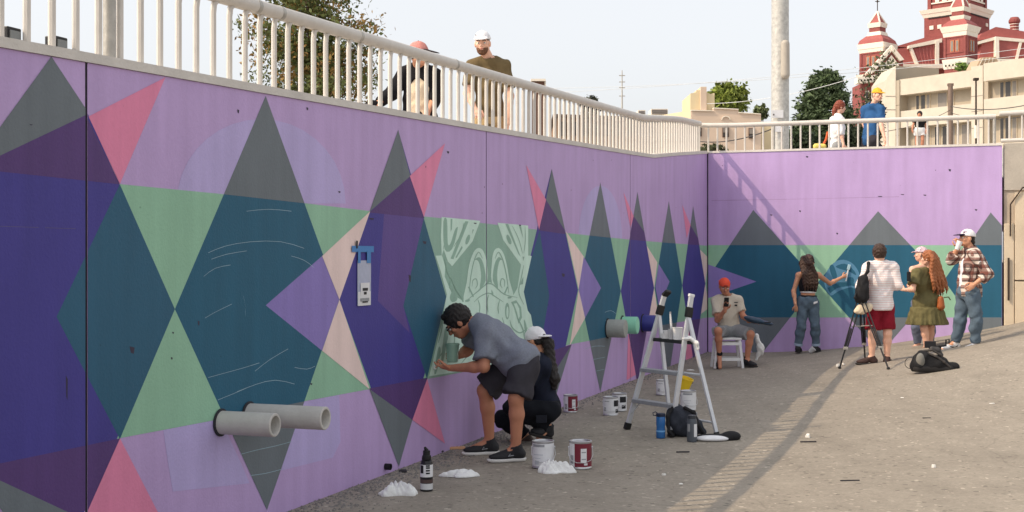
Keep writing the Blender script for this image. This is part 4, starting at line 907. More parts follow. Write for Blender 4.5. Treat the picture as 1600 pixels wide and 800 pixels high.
class Fig:
    def __init__(s, label, J, hf, hu=(0, 0, 1), skin_=SKIN, h=1.75, fem=False, base=None, name="person", group=None, hands=True, heavy=1.0, head_s=1.0):
        s.J = J; s.k = h / 1.75; s.fem = fem; s.sk = skin_; s.hv = heavy
        b = base or V((J['anl'].x + J['anr'].x) / 2, (J['anl'].y + J['anr'].y) / 2, min(J['anl'].z, J['anr'].z) - .08 * s.k)
        s.t = thing(name, label, "person", b, group)
        s.hf = nz(hf); hu = Vector(hu); s.hu = nz(hu - s.hf * hu.dot(s.hf)); s.hr = s.hf.cross(s.hu).normalized(); s.HR_ = frame(s.hr, s.hf, s.hu); s.hk = s.k * head_s
        s.ms = (J['shl'] + J['shr']) / 2; s.mh = (J['hipl'] + J['hipr']) / 2; s.up = nz(s.ms - s.mh)
        sd = J['shr'] - J['shl']; s.rt = nz(sd - s.up * sd.dot(s.up)); s.fw = s.up.cross(s.rt).normalized(); s.TR_ = frame(s.rt, s.fw, s.up)
        hd = J['hipr'] - J['hipl']; s.hrt = nz(hd - V(0, 0, 1) * hd.z * .5); s.hfw = V(0, 0, 1).cross(s.hrt).normalized()
        s.TL = (s.ms - s.mh).length
    def torso(s, S, e=0.0, k=.05, strap=False):
        q = s.k; w = s.hv; J = s.J
        sw = (J['shr'] - J['shl']).length / 2
        S.el(s.mh + s.up * s.TL * .66 + s.fw * .0, (max(.135 * q, sw * .88) * w + e, .108 * q * w + e, .20 * q + e), s.TR_, k)
        S.el(s.mh + s.up * s.TL * .3 + s.fw * .01 * w, ((.125 if s.fem else .142) * q * w + e, .1 * q * w + e, .18 * q + e), s.TR_, k)
        S.el(s.mh + s.up * .02, ((.168 if s.fem else .158) * q * w + e, .118 * q * w + e, .13 * q + e), frame(s.hrt, s.hfw, V(0, 0, 1)) if abs(s.up.z) > .7 else s.TR_, k)
        for a in ('shl', 'shr'):
            if strap: S.rc(J['neck'] - s.up * .03 + (J[a] - J['neck']) * .5, J['neck'] - s.up * .12 + (J[a] - J['neck']) * .5, .03 * q + e, .05 * q + e, k)
            else: S.rc(J['neck'] - s.up * .02, J[a], .05 * q + e, .055 * q + e, k)
        if s.fem:
            for a in (-1, 1): S.el(s.mh + s.up * s.TL * .68 + s.rt * a * .065 * q + s.fw * .085 * q * w, (.06 * q + e * .5, .055 * q + e * .5, .06 * q + e * .5), s.TR_, .04)
        return S
    def arm(s, S, d, e=0.0, t0=0, t1=2, flat=True, k=.03, flare=0):
        J = s.J; q = s.k * (.9 if s.fem else 1) * (1 + (s.hv - 1) * .6); sh, el, wr = J['sh' + d], J['el' + d], J['wr' + d]
        r = [.056 * q + e, .042 * q + e, .028 * q + e]
        if t1 <= 1:
            S.rc(sh, sh + (el - sh) * t1, r[0], r[0] + (r[1] - r[0]) * t1 + flare, k, 2 if flat else 0)
        else:
            S.rc(sh, el, r[0], r[1], k); f = t1 - 1
            m = el + (wr - el) * .3
            S.rc(el, m, r[1], r[1] * .98, k) if f > .3 else None
            S.rc(m if f > .3 else el, el + (wr - el) * f, r[1] * .98, r[1] + (r[2] - r[1]) * f + flare, k, 2 if flat and f < 1 else 0)
        return S
    def leg(s, S, d, e=0.0, t1=2, k=.03, flare=0, flat=True):
        J = s.J; q = s.k * (1 + (s.hv - 1) * .5); hp, kn, an = J['hip' + d], J['kn' + d], J['an' + d]; r = [.088 * q + e, .056 * q + e, .037 * q + e]
        if t1 <= 1: S.rc(hp, hp + (kn - hp) * t1, r[0], r[0] + (r[1] - r[0]) * t1 + flare, k, 2 if flat else 0)
        else:
            f = t1 - 1; S.rc(hp, kn, r[0], r[1], k); back = nz((hp - kn).normalized() + (an - kn).normalized()) if ((hp - kn).normalized() + (an - kn).normalized()).length > .25 else -s.hfw
            m = kn + (an - kn) * .32 + back * .012 * q
            if f > .35: S.rc(kn, m, r[1], r[1] * 1.0, k); S.rc(m, kn + (an - kn) * f, r[1], r[1] + (r[2] - r[1]) * f + flare, k, 2 if flat and f < 1 else 0)
            else: S.rc(kn, kn + (an - kn) * f, r[1], r[1] + flare, k, 2 if flat else 0)
        return S
    def hand(s, d, fwd, nrm, curl=.5, thumb=.6, spread=.1, pinch=False):
        """palm, four bent fingers of unequal length and a thumb from the side of the palm; nrm points out of the palm"""
        q = s.k * (.9 if s.fem else 1); w = s.J['wr' + d]; f = nz(fwd); n = nz(Vector(nrm) - f * Vector(nrm).dot(f)); sd = f.cross(n) * (1 if d == 'r' else -1)   # towards the thumb
        S = Sdf(); R = frame(sd, f, n); S.rc(w - f * .03 * q, w + f * .02 * q, .027 * q, .028 * q, .02)
        S.el(w + f * .055 * q, (.041 * q, .05 * q, .017 * q), R, .015)
        for i, (o, L) in enumerate(((.029, .074), (.01, .082), (-.010, .077), (-.028, .06))):
            b = w + (f * .088 + sd * o) * q; di = nz(f + sd * o * spread * 25); ang = 0; p = b; pts = [w + (f * .06 + sd * o * .8) * q, b]; c = curl + .12 * math.sin(i * 2.1)
            if pinch and i == 0: c = max(.25, curl - .3)
            for sg, m in ((.46, .8), (.31, 1.1), (.23, .7)):
                ang += c * m; p = p + (di * math.cos(ang) + n * math.sin(ang)) * (L * sg * q); pts.append(p)
            S.chain(pts, [.0095 * q, .0092 * q, .0085 * q, .0078 * q, .0066 * q], .004)
        b = w + (f * .025 + sd * .03) * q; t1 = b + (f * .03 + sd * .03 + n * .012) * q; t2 = t1 + (f * .028 + sd * .012 * (1 - thumb) + n * .026 * thumb) * q; t3 = t2 + (f * .022 - sd * .006 + n * .02 * thumb) * q
        S.chain([b, t1, t2, t3], [.014 * q, .0115 * q, .01 * q, .008 * q], .008)
        return S.mesh(.0045)
    def head(s):
        C = s.J['head']; q = s.hk; f, u, r = s.hf, s.hu, s.hr; S = Sdf(); R = s.HR_
        def at(a, b, c): return C + (r * a + f * b + u * c) * q
        s.at = at
        S.el(at(0, -.012, .022), (.076 * q, .096 * q, .097 * q), R, .02); S.el(at(0, .03, -.045), (.06 * q, .062 * q, .078 * q), R, .03)
        S.el(at(0, .055, -.092), (.032 * q, .028 * q, .026 * q), R, .025)
        for a in (-1, 1):
            S.rc(at(a * .05, -.0, -.06), at(a * .022, .05, -.092), .02 * q, .016 * q, .02); S.el(at(a * .05, .062, -.028), (.02 * q, .018 * q, .018 * q), R, .02)
        S.rc(at(-.034, .083, .018), at(.034, .083, .018), .011 * q, k=.015)
        for a in (-1, 1): S.el(at(a * .032, .1, -.004), (.017 * q, .016 * q, .012 * q), R, .01, sub=True)
        S.rc(at(0, .09, .004), at(0, .108, -.032), .009 * q, .0145 * q, .012)
        for a in (-1, 1): S.el(at(a * .011, .1, -.037), (.009 * q, .01 * q, .008 * q), R, .008); S.el(at(a * .08, -.008, -.014), (.01 * q, .022 * q, .033 * q), R, .008)
        S.rc(at(-.014, .088, -.064), at(.014, .088, -.064), .008 * q, k=.01); S.rc(at(-.012, .086, -.073), at(.012, .086, -.073), .008 * q, k=.01)
        S.rc(at(0, -.022, -.05), s.J['neck'] - s.up * .02, .054 * q * (.85 if s.fem else 1), .06 * q * (.88 if s.fem else 1), .03)
        return S.mesh(.0075)
    def body(s, hands, bare_arms=True, coarse=.012, face=True):
        S = Sdf(); s.torso(S)
        for d in 'lr': s.arm(S, d); s.leg(S, d); S.rc(s.J['an' + d], s.J['to' + d], .036 * s.k, .03 * s.k)
        pcs = [S.mesh(coarse), s.head()]
        for d, a in hands.items(): pcs.append(s.hand(d, *a[:2], **(a[2] if len(a) > 2 else {})))
        skin("body", pcs, s.sk, s.t)
        if face:
            q = s.hk
            for a in (-1, 1):
                e = MB(); c = s.at(a * .032, .081, -.004); prof = [(0, -.013 * q)] + [(.013 * q * math.cos(x), .013 * q * math.sin(x)) for x in frange(-1.2, 1.21, .4)] + [(0, .013 * q)]
                eo = e.lathe(prof, c, 10, s.hf).build("eye", EYEW, s.t, smooth=True); i = MB(); c2 = c + s.hf * .0095 * q
                i.lathe([(.0068 * q, 0), (.005 * q, .003 * q), (0, .0042 * q)], c2, 10, s.hf).build("iris", IRIS, eo, smooth=True) if False else i.lathe([(.0068 * q, 0), (.005 * q, .003 * q), (0, .0042 * q)], c2, 10, s.hf).build("iris", IRIS, eo, local=False, smooth=True)
                MB().tube([s.at(a * .016, .1, .02), s.at(a * .034, .097, .026), s.at(a * .05, .085, .02)], .0042 * q, 6).build("eyebrow", s.brow, s.t, smooth=True)
            MB().tube([s.at(-.022, .088, -.067), s.at(-.008, .0965, -.0655), s.at(.008, .0965, -.0655), s.at(.022, .088, -.067)], [.003 * q, .006 * q, .006 * q, .003 * q], 6).build("mouth", LIPS, s.t, smooth=True)
    brow = HAIRD
    def shirt(s, m, e=.022, sl=.6, slr=None, hem=.05, wr=.004, long=False, name="shirt", neck_r=.072, hem_drop=.0, extra=None, sleeveless=False, flare=.012, h=.011):
        S = Sdf(); s.torso(S, e, strap=sleeveless)
        low = s.mh - s.up * hem_drop
        S.rc(s.mh + s.up * s.TL * .3, low, .10 * s.k + e, .125 * s.k * s.hv + e, .06) if hem_drop else None
        if not sleeveless:
            for d in 'lr': s.arm(S, d, e * .85, t1=(sl if d == 'l' or slr is None else slr), flare=flare)
        if extra: extra(S)
        S.cut(s.mh - s.up * hem_drop + s.up * (0 if hem_drop else -hem), -s.up)
        S.rc(s.J['neck'] + s.up * .03 + s.fw * .02, s.J['neck'] + s.up * .09 + s.hf * .03, neck_r * s.k, .085 * s.k, .01, sub=True)
        return skin(name, [S.mesh(h, wr)], m, s.t)
    def pants(s, m, e=.02, t1=2, waist=.12, wr=.004, name="trousers", flare=.0, h=.011, cutn=None):
        S = Sdf(); S.el(s.mh + s.up * .03, ((.168 if s.fem else .16) * s.k * s.hv + e, .12 * s.k * s.hv + e, .13 * s.k + e), frame(s.hrt, s.hfw, V(0, 0, 1)) if abs(s.up.z) > .7 else s.TR_, .05)
        for d in 'lr': s.leg(S, d, e, t1, flare=flare)
        S.cut(s.mh + s.up * waist, cutn or s.up); return skin(name, [S.mesh(h, wr)], m, s.t)
    def shoe(s, d, m, sole, high=.0, e=.012, sock=None, low=True, name="shoe", up=(0, 0, 1), long=.0):
        a = s.J['an' + d]; to = s.J['to' + d]; q = s.k; u = nz(up); f = Vector(to - a); f = nz(f - u * f.dot(u)); r = f.cross(u); R = frame(r, f, u)
        heel = a - u * .055 * q - f * .03 * q; ball = heel + f * .16 * q - u * .012 * q; S = Sdf()
        S.el(heel + u * .005, (.038 * q + e * .4, .055 * q, .045 * q), R, .03); S.el(ball, (.045 * q + e * .4, .085 * q + long, .032 * q), R, .04); S.rc(heel, a + u * (.01 + high), .04 * q, .04 * q + e * .5, .03, 2)
        S.rc(a - u * .01, ball + u * .01, .035 * q, .03 * q, .03)
        b = heel - u * .032 * q; S.cut(b, -u)
        o = skin(name, [S.mesh(.008)], m, s.t)
        T = Sdf(); T.el(heel - u * .03 * q, (.043 * q + e * .4, .062 * q, .05), R, .02); T.el(ball - u * .02 * q + f * .005, (.05 * q + e * .4, .095 * q + long, .05), R, .06); T.rc(heel - u * .03 * q, ball - u * .02 * q, .042 * q, .046 * q, .02)
        T.cut(b + u * .004, u).cut(b - u * .024 * q, -u); skin("sole", [T.mesh(.007)], sole, o)
        if sock: skin("sock", [Sdf().rc(a - u * .02, a + u * (.055 + high), .041 * q, .043 * q, .02, 2).mesh(.008)], sock, s.t)
        return o, a, f, u, r
    def laces(s, o, a, f, u, r, m):
        q = s.k
        for i in range(4):
            c = a + f * (.045 + .022 * i) * q - u * (.008 + .012 * i) * q
            MB().tube([c - r * .03 * q - u * .006, c + u * .012, c + r * .03 * q - u * .006], .0045, 6).build("lace", m, o)
    def hair(s, m, bulk=.012, capped=False, line=.045, back=-.06, side=.0, wr=.003, extra=None, name="hair"):
        bulk = -.001 if capped else bulk; S = Sdf(); q = s.hk; at = s.at; S.el(at(0, -.014, .026), ((.078 + bulk) * q, (.097 + bulk) * q, (.098 + bulk) * q), s.HR_, .02)
        if back: S.el(at(0, -.05, -.02), (.07 * q, .055 * q, .075 * q), s.HR_, .02)
        S.cut(at(0, 0, back), -s.hu)
        S.el(at(0, .13, -.055), (.10 * q, .115 * q, .118 * q + line * 0), s.HR_, .01, sub=True)
        pcs = [S.mesh(.007, wr, 120)]
        if extra: E = Sdf(); extra(E, at); pcs.append(E.mesh(.0075, wr, 110))
        return skin(name, pcs, m, s.t)
    def cap(s, m, brim_m=None, back=False, flat=False, brim=True, low=.03, tilt=0.0, name="cap", bl=.085, squash=1.0):
        S = Sdf(); q = s.hk; at = s.at; S.el(at(0, -.012, .03), (.091 * q, .112 * q, .103 * q * squash), s.HR_, .01); S.cut(at(0, 0, low), -(s.hu + s.hf * tilt)); o = skin(name, [S.mesh(.0065, .0012, 60)], m, s.t)
        if brim:
            g = -1 if back else 1; u2 = nz(s.hu + s.hf * .22 * g); f2 = nz(s.hf - s.hu * .22) if g > 0 else nz(s.hf + s.hu * .25); B = Sdf()
            B.el(at(0, g * (.085 + bl * .45), low + .008), (.078 * q, bl * q, .009), frame(s.hr, f2, s.hr.cross(f2)), .01); B.rc(at(-.05, g * .08, low + .008), at(.05, g * .08, low + .008), .008)
            skin("brim", [B.mesh(.0055)], brim_m or m, o)
        MB().lathe([(.009 * q, -.004), (.007 * q, .004), (0, .006)], at(0, -.012, .03 + .103 * squash), 8, s.hu).build("button", brim_m or m, o)
        return o
    def glasses(s, m, lens):
        q = s.hk; at = s.at; o = MB().tube([at(-.076, .0, .002), at(-.07, .08, .004), at(-.055, .104, .004), at(0, .112, .004), at(.055, .104, .004), at(.07, .08, .004), at(.076, .0, .002)], .0055 * q, 6).build("glasses", m, s.t)
        for a in (-1, 1): MB().lathe([(0, -.002), (.023 * q, -.002), (.023 * q, .002), (0, .002)], at(a * .033, .106, -.006), 12, s.hf + s.hr * a * .15).build("lens", lens, o)
def JJ(Y, **k):
    """joints from (photo x, photo y[, distance])"""
    return {n: P(v[0], v[1], v[2] if len(v) > 2 else Y) for n, v in k.items()}
GREYBLUE = fabric("heather_blue_cotton", (126, 131, 143), .16, 60); CHAR = fabric("charcoal_cotton", (62, 60, 66)); BLKF = fabric("black_cotton", (30, 29, 32)); NAVYF = fabric("navy_cotton", (36, 40, 54)); SOLEW = mat("white_sole", (224, 222, 218), .6, .05); SOLED = mat("dark_sole", (42, 40, 40), .7, .05)
DENIM = fabric("blue_denim", (90, 106, 120), .2, 14); BEIGEF = fabric("beige_cotton", (196, 186, 170), .08, 30); GREYF = fabric("grey_cotton", (142, 144, 146), .1, 30); WHITEF = fabric("white_cotton", (232, 230, 230), .05, 30)
SHOEB = mat("black_shoe", (38, 38, 42), .7, .2, 40, .3, 120); KHAKI = fabric("khaki_cotton", (176, 152, 112)); OLIVE = fabric("olive_cotton", (112, 96, 68)); CAPW = fabric("white_cap_cotton", (236, 234, 236), .04, 30)

# ---- man leaning to paint the wall
J = JJ(11, head=(716, 502, 11.28), neck=(746, 503, 11.25), shl=(760, 519, 11.03), shr=(751, 511, 11.43), ell=(756, 573, 10.93), wrl=(706, 575, 11.10), elr=(731, 547, 11.5), wrr=(717, 556, 11.36),
       hipl=(823, 566, 10.92), hipr=(806, 564, 11.2), knl=(806, 622, 10.84), anl=(806, 700, 10.9), tol=(778, 716, 10.86), knr=(757, 610, 11.22), anr=(765, 690, 11.3), tor=(735, 703, 11.26))
p = Fig("man in grey blue T-shirt and dark shorts bending forward to paint the wall", J, (-.74, .06, -.66), (-.6, 0, .8), SKIND, 1.76, heavy=1.2, head_s=1.15)
p.body({'l': ((-1, .12, .06), (.1, .3, 1), dict(curl=.62, thumb=.8, pinch=True)), 'r': ((-.85, -.35, -.1), (-.3, -.8, .1), dict(curl=.75, thumb=.7))})
p.shirt(GREYBLUE, .036, .8, hem=.13, wr=.006, flare=.02, extra=lambda S: [S.el(p.mh + p.up * .2 + p.fw * .05, (.15, .12, .2), p.TR_, .05)] + [S.el(p.J['hip' + d] + p.up * .02, (.135, .135, .135), k=.06) for d in 'lr'])
p.pants(CHAR, .022, .93, waist=.09, wr=.006, name="shorts", flare=.045, cutn=V(-.25, 0, .95))
p.hair(HAIRD, .014, extra=lambda S, at: S.el(at(0, .045, .095), (.06, .05, .03), p.HR_, .02))
p.glasses(BLK, mat("tinted_lens", (46, 44, 44), .1))
for d in 'lr':
    o, a, f, u, r = p.shoe(d, SHOEB, SOLEW, .015, .024, sock=BLKF, long=.022); p.laces(o, a, f, u, r, BLK)
    MB().tube([a + r * .045 + f * .03 - u * .055, a + r * .052 + f * .08 - u * .06, a + r * .05 + f * .06 - u * .04], .004, 6).tube([a - r * .045 + f * .03 - u * .055, a - r * .052 + f * .08 - u * .06, a - r * .05 + f * .06 - u * .04], .004, 6).build("side_mark", GREYP, o)
# paint cup in the far hand, brush in the near hand
c = P(707, 566, 11.22); t = thing("paint_cup", "pale green see-through cup held in the bending man's far hand", "cup", c)
MB().lathe([(.045, 0), (.058, .15), (.062, .15), (.062, .165), (.056, .165), (.05, .01), (0, .01)], c, 22).build("shell", mat("pale_green_plastic", (150, 186, 166), .3, .05, 10, trans=.2), t, smooth=True); MB().lathe([(.055, .13), (0, .13)], c, 20).build("paint", K['mint'], t)
hp = p.J['wrl'] + V(-.1, .02, .0); t = thing("paint_brush", "short brush in the bending man's near hand, tip on the wall", "brush", hp)
tip = L3(*WLp(676, 574), .012); MB().tube([hp + V(.05, -.02, .03), hp + V(-.02, .0, .02), hp + (tip - hp) * .7], [.006, .009, .007], 8).build("handle", WOOD, t, smooth=True); MB().beam(hp + (tip - hp) * .65, tip, .035, .012).build("bristles", WHITEP, t, bevel=.003)
# ---- woman crouching behind him
J = JJ(11.9, head=(836, 531, 12.02), neck=(845, 556, 12.0), shl=(849, 572, 11.82), shr=(833, 568, 12.16), ell=(818, 606, 11.82), wrl=(790, 596, 11.98), elr=(806, 600, 12.2), wrr=(776, 590, 12.3),
       hipl=(858, 641, 11.83), hipr=(846, 638, 12.1), knl=(801, 636, 11.82), anl=(857, 668, 11.95), tol=(842, 684, 11.9), knr=(786, 655, 12.12), anr=(822, 682, 12.15), tor=(800, 690, 12.1))
p = Fig("woman in dark navy clothes and white cap crouching behind the bending man", J, (-.8, .5, -.25), (-.15, .05, 1), SKIN, 1.65, fem=True, base=gp(850, 684))
p.body({'l': ((-.9, .4, .1), (0, .2, -1), dict(curl=.5)), 'r': ((-.9, .4, .1), (0, .2, -1), dict(curl=.5))})
p.shirt(NAVYF, .03, .7, hem=.1, wr=.005); p.pants(fabric("black_denim", (30, 32, 38)), .03, 1.94, waist=.1, wr=.005, cutn=V(.05, 0, 1))
p.hair(HAIRD, capped=True, extra=lambda S, at: S.chain([at(0, -.09, -.0), at(0, -.14, -.07), P(861, 575, 11.9), P(866, 592, 11.85), P(866, 606, 11.84)], [.045, .05, .055, .05, .025], .03))
p.cap(CAPW, low=.005, bl=.075, back=True, tilt=-.12)
p.shoe('l', SHOEB, SOLED, .02, up=(.35, 0, 1)); p.shoe('r', mat("brown_shoe", (74, 58, 52), .7, .2, 30), SOLED)
MB().box(P(846, 655, 11.70), .1, .015, .07).build("pocket", fabric("black_denim2", (40, 42, 50)), p.t, bevel=.004)
# ---- man on the stool
J = JJ(20, head=(1132, 447, 19.93), neck=(1136, 462, 20.02), shl=(1153, 470, 20.0), shr=(1119, 470, 20.0), elr=(1121, 500, 19.8), wrr=(1133, 484, 19.62), ell=(1161, 494, 19.9), wrl=(1172, 502, 19.66),
       hipl=(1148, 517, 20.0), hipr=(1130, 517, 20.0), knr=(1122, 517, 19.55), anr=(1124, 554, 19.66), tor=(1125, 574, 19.5), knl=(1173, 522, 19.62), anl=(1167, 562, 19.7), tol=(1180, 573, 19.55))
p = Fig("man in orange red cap and beige T-shirt sitting on a stool looking at his phone", J, (.02, -.9, -.42), (0, -.3, .95), SKIND, 1.72, base=gp(1143, 577))
p.body({'r': ((.1, -.25, .95), (0, -.9, .3), dict(curl=.6)), 'l': ((.9, -.4, .1), (.1, 0, -1), dict(curl=.5))})
p.shirt(BEIGEF, .026, .72, hem=.06, wr=.004); p.pants(GREYF, .032, .95, waist=.1, name="shorts", flare=.02)
p.hair(HAIRD, capped=True); p.cap(fabric("orange_red_cotton", (226, 88, 66), .06, 30), low=.02, back=True, tilt=-.1)
MB().tube([p.at(-.03, .095, .045), p.at(0, .102, .055), p.at(.03, .095, .045)], .006, 6).build("cap_strap", HAIRD, p.t)
for a in (0, 1): MB().box(p.J['neck'] + V(.11, -.165, -.1 - .045 * a), .055 - .015 * a, .012, .014 + .012 * a).build("chest_print", INK, p.t)
p.shoe('l', SHOEB, SOLED, .0, sock=BLKF); p.shoe('r', SHOEB, SOLED, .0, sock=BLKF, up=(0, -.9, .45))
c = P(1135, 472, 19.56); t = thing("phone", "dark phone held up by the seated man", "phone", c); MB().box(c, .075, .012, .15, V(1, .05, 0).normalized(), V(0, .95, .3).normalized(), V(0, -.3, .95).normalized()).build("case", BLK, t, bevel=.006)
c = P(1184, 503, 19.6); t = thing("tablet_case", "dark blue flat case held out on the seated man's thigh", "case", c); S = Sdf().el(c + V(-.06, 0, .03), (.16, .1, .05), frame(V(.95, 0, -.25), V(0, 1, 0), V(.25, 0, .95))).el(c + V(.1, -.02, -.01), (.15, .08, .03), frame(V(.97, 0, -.22), V(0, 1, 0), V(.22, 0, .97)))
skin("case", [S.mesh(.01, .003, 40)], mat("petrol_plastic", (38, 62, 82), .4, .2, 10), t); MB().box(c + V(.13, -.1, 0), .1, .012, .012).build("handle", BLK, t)
g = gp(1135, 576); st = thing("stool", "white wooden step stool under the seated man", "stool", V(g.x, g.y + .12, g.z)); gx = V(g.x + .04, g.y + .18, g.z)
MB().box(gx + V(0, 0, .455), .4, .34, .03).build("seat", WHITEP, st, bevel=.006)
for sx in (-1, 1):
    for sy in (-1, 1): MB().beam(gx + V(sx * .215, sy * .17, 0), gx + V(sx * .17, sy * .14, .44), .04, .035).build("leg", WHITEP, st, bevel=.004)
for zz in (.14, .38):
    for sy in (-1, 1): MB().beam(gx + V(-.2, sy * .155, zz), gx + V(.2, sy * .155, zz), .022, .045, V(0, 0, 1)).build("rung", WHITEP, st)
c = P(1186, 540, 20.15); t = thing("white_cloth", "white cloth hanging down behind the seated man's knee", "cloth", c); S = Sdf().rc(c + V(-.04, 0, .16), c + V(.02, 0, -.05), .03, .05).rc(c + V(.02, 0, -.05), c + V(-.04, 0, -.22), .045, .02); S.el(c + V(.05, 0, -.06), (.03, .03, .1)); skin("fabric", [S.mesh(.009, .004, 60)], RAG, t)
# ---- woman painting the end wall
J = JJ(22.1, head=(1264, 409), neck=(1263, 424), shl=(1248, 430), shr=(1279, 430), ell=(1240, 455), wrl=(1243, 477, 22.0), elr=(1297, 443, 22.3), wrr=(1316, 433, 22.45),
       hipl=(1254, 474), hipr=(1270, 474), knl=(1252, 511, 22.05), anl=(1247, 541, 22.1), tol=(1249, 548, 22.25), knr=(1274, 511, 22.05), anr=(1275, 541, 22.1), tor=(1279, 548, 22.25))
p = Fig("woman in black crop top and blue jeans painting the end wall at arm's length", J, (.72, .68, -.05), (0, 0, 1), SKIN, 1.66, fem=True)
p.body({'r': ((.9, .2, .35), (-.2, .9, 0), dict(curl=.6, pinch=True)), 'l': ((.2, .2, -1), (0, 1, 0), dict(curl=.4))})
p.shirt(BLKF, .016, hem=-.2, wr=.002, sleeveless=True, name="crop_top", neck_r=.085); p.pants(DENIM, .026, 1.93, waist=.13, wr=.005, name="jeans")
for d in 'lr': MB().tube([p.J['kn' + d] + (p.J['an' + d] - p.J['kn' + d]) * x for x in (.84, .96)], .074, 14).build("turn_up", fabric("pale_denim", (160, 176, 196)), p.t, smooth=True)
mk = p.mh + p.up * .125; S = Sdf().el(mk, (.158, .118, .03), frame(p.hrt, p.hfw, V(0, 0, 1)), .01).cut(mk + p.up * .018, p.up).cut(mk - p.up * .018, -p.up); skin("belt", [S.mesh(.008)], BLK, p.t)
S = Sdf().el(mk + p.up * .07, (.136, .112, .1), frame(p.hrt, p.hfw, V(0, 0, 1)), .01).cut(mk + p.up * .085, p.up).cut(mk + p.up * .055, -p.up); skin("waist_strap", [S.mesh(.008)], WHITEF, p.t)
MB().box(p.mh + V(.1, -.15, .02), .07, .012, .035, V(.9, 0, .3).normalized(), V(0, 1, 0)).build("pocket_label", WHITEL, p.t)
p.hair(HAIRB, .016, extra=lambda S, at: [S.chain([at(x, -.07, .06), at(x * 1.3, -.1, -.03), p.J['neck'] + V(x * 1.4, -.12, -.06), p.J['neck'] + V(x * 1.5 + .01, -.13, -.2), p.J['neck'] + V(x * 1.3 + .01, -.13, -.31 - .3 * abs(x))], [.05, .045, .04, .032, .012], .012) for x in (-.07, -.035, 0, .035, .07)])
p.glasses(BLK, mat("tinted_lens", (46, 44, 44), .1))
for d in 'lr': p.shoe(d, SHOEB, SOLED, .1, .02, name="boot")
c = p.J['wrr'] + V(.09, .02, .05); t = thing("paint_brush", "pale brush held up by the woman painting the end wall", "brush", c); MB().tube([c + V(-.02, 0, -.12), c + V(.02, 0, .08)], .012, 8).build("handle", WHITEP, t, smooth=True); MB().beam(c + V(.02, 0, .08), c + V(.045, .01, .17), .05, .016).build("bristles", mat("wet_bristle", (176, 208, 218), .4), t, bevel=.004)
# ---- man in striped top, seen from behind
def hstripes(c2, freq, duty):
    def fn(t, tc, out):
        sp = t.nodes.new("ShaderNodeSeparateXYZ"); t.links.new(tc.outputs['Object'], sp.inputs[0]); a = t.nodes.new("ShaderNodeMath"); a.operation = 'MULTIPLY'; a.inputs[1].default_value = freq; t.links.new(sp.outputs[2], a.inputs[0])
        b = t.nodes.new("ShaderNodeMath"); b.operation = 'FRACT'; t.links.new(a.outputs[0], b.inputs[0]); c = t.nodes.new("ShaderNodeMath"); c.operation = 'LESS_THAN'; c.inputs[1].default_value = duty; t.links.new(b.outputs[0], c.inputs[0])
        m = t.nodes.new("ShaderNodeMix"); m.data_type = 'RGBA'; t.links.new(c.outputs[0], m.inputs['Factor']); t.links.new(out, m.inputs['A']); m.inputs['B'].default_value = (*lin(c2), 1); return m.outputs['Result']
    return fn
J = JJ(18.2, head=(1374, 396, 18.2), neck=(1376, 411), shl=(1357, 418), shr=(1395, 418), ell=(1344, 448, 18.1), wrl=(1350, 462, 18.4), elr=(1403, 446, 18.15), wrr=(1396, 450, 18.42),
       hipl=(1366, 478), hipr=(1386, 478), knl=(1363, 521, 18.15), anl=(1362, 558, 18.2), tol=(1347, 567, 18.22), knr=(1387, 521, 18.15), anr=(1386, 559, 18.2), tor=(1392, 569, 18.4))
p = Fig("man in white striped top and dark red shorts seen from behind", J, (.1, 1, -.05), (0, 0, 1), SKINL, 1.74)
p.body({'l': ((.3, .9, .1), (0, .2, 1), dict(curl=.6)), 'r': ((-.5, .8, .2), (-.5, 0, .8), dict(curl=.6))}, face=True)
p.shirt(fabric("striped_cotton", (236, 230, 228), .04, 30, hstripes((222, 186, 184), 30, .22)), .028, 1.15, hem=.0, hem_drop=.06, wr=.004)
p.pants(fabric("wine_cotton", (132, 30, 44)), .014, .86, waist=.1, name="shorts", flare=.034)
p.hair(HAIRB, .02, back=-.07, wr=.004)
p.shoe('l', mat("brown_black_shoe", (64, 44, 40), .7, .2, 30), SOLED, sock=BLKF); p.shoe('r', mat("brown_black_shoe", (64, 44, 40), .7, .2, 30), SOLED, sock=BLKF)
c = P(1348, 448, 18.02); t = thing("backpack", "black bag slung on the striped shirt man's left shoulder", "backpack", c); S = Sdf().rc(c + V(.01, 0, .1), c + V(-.02, 0, -.14), .075, .1, .05).el(c + V(0, -.05, -.08), (.08, .05, .12)); skin("bag", [S.mesh(.011, .005, 34)], BAG2, t)
S = Sdf().chain([c + V(.02, -.02, .15), P(1356, 424, 18.0), P(1357, 411, 18.1), P(1357, 412, 18.28), P(1354, 440, 18.36)], [.022] * 5); skin("strap", [S.mesh(.009)], BAG2, t)
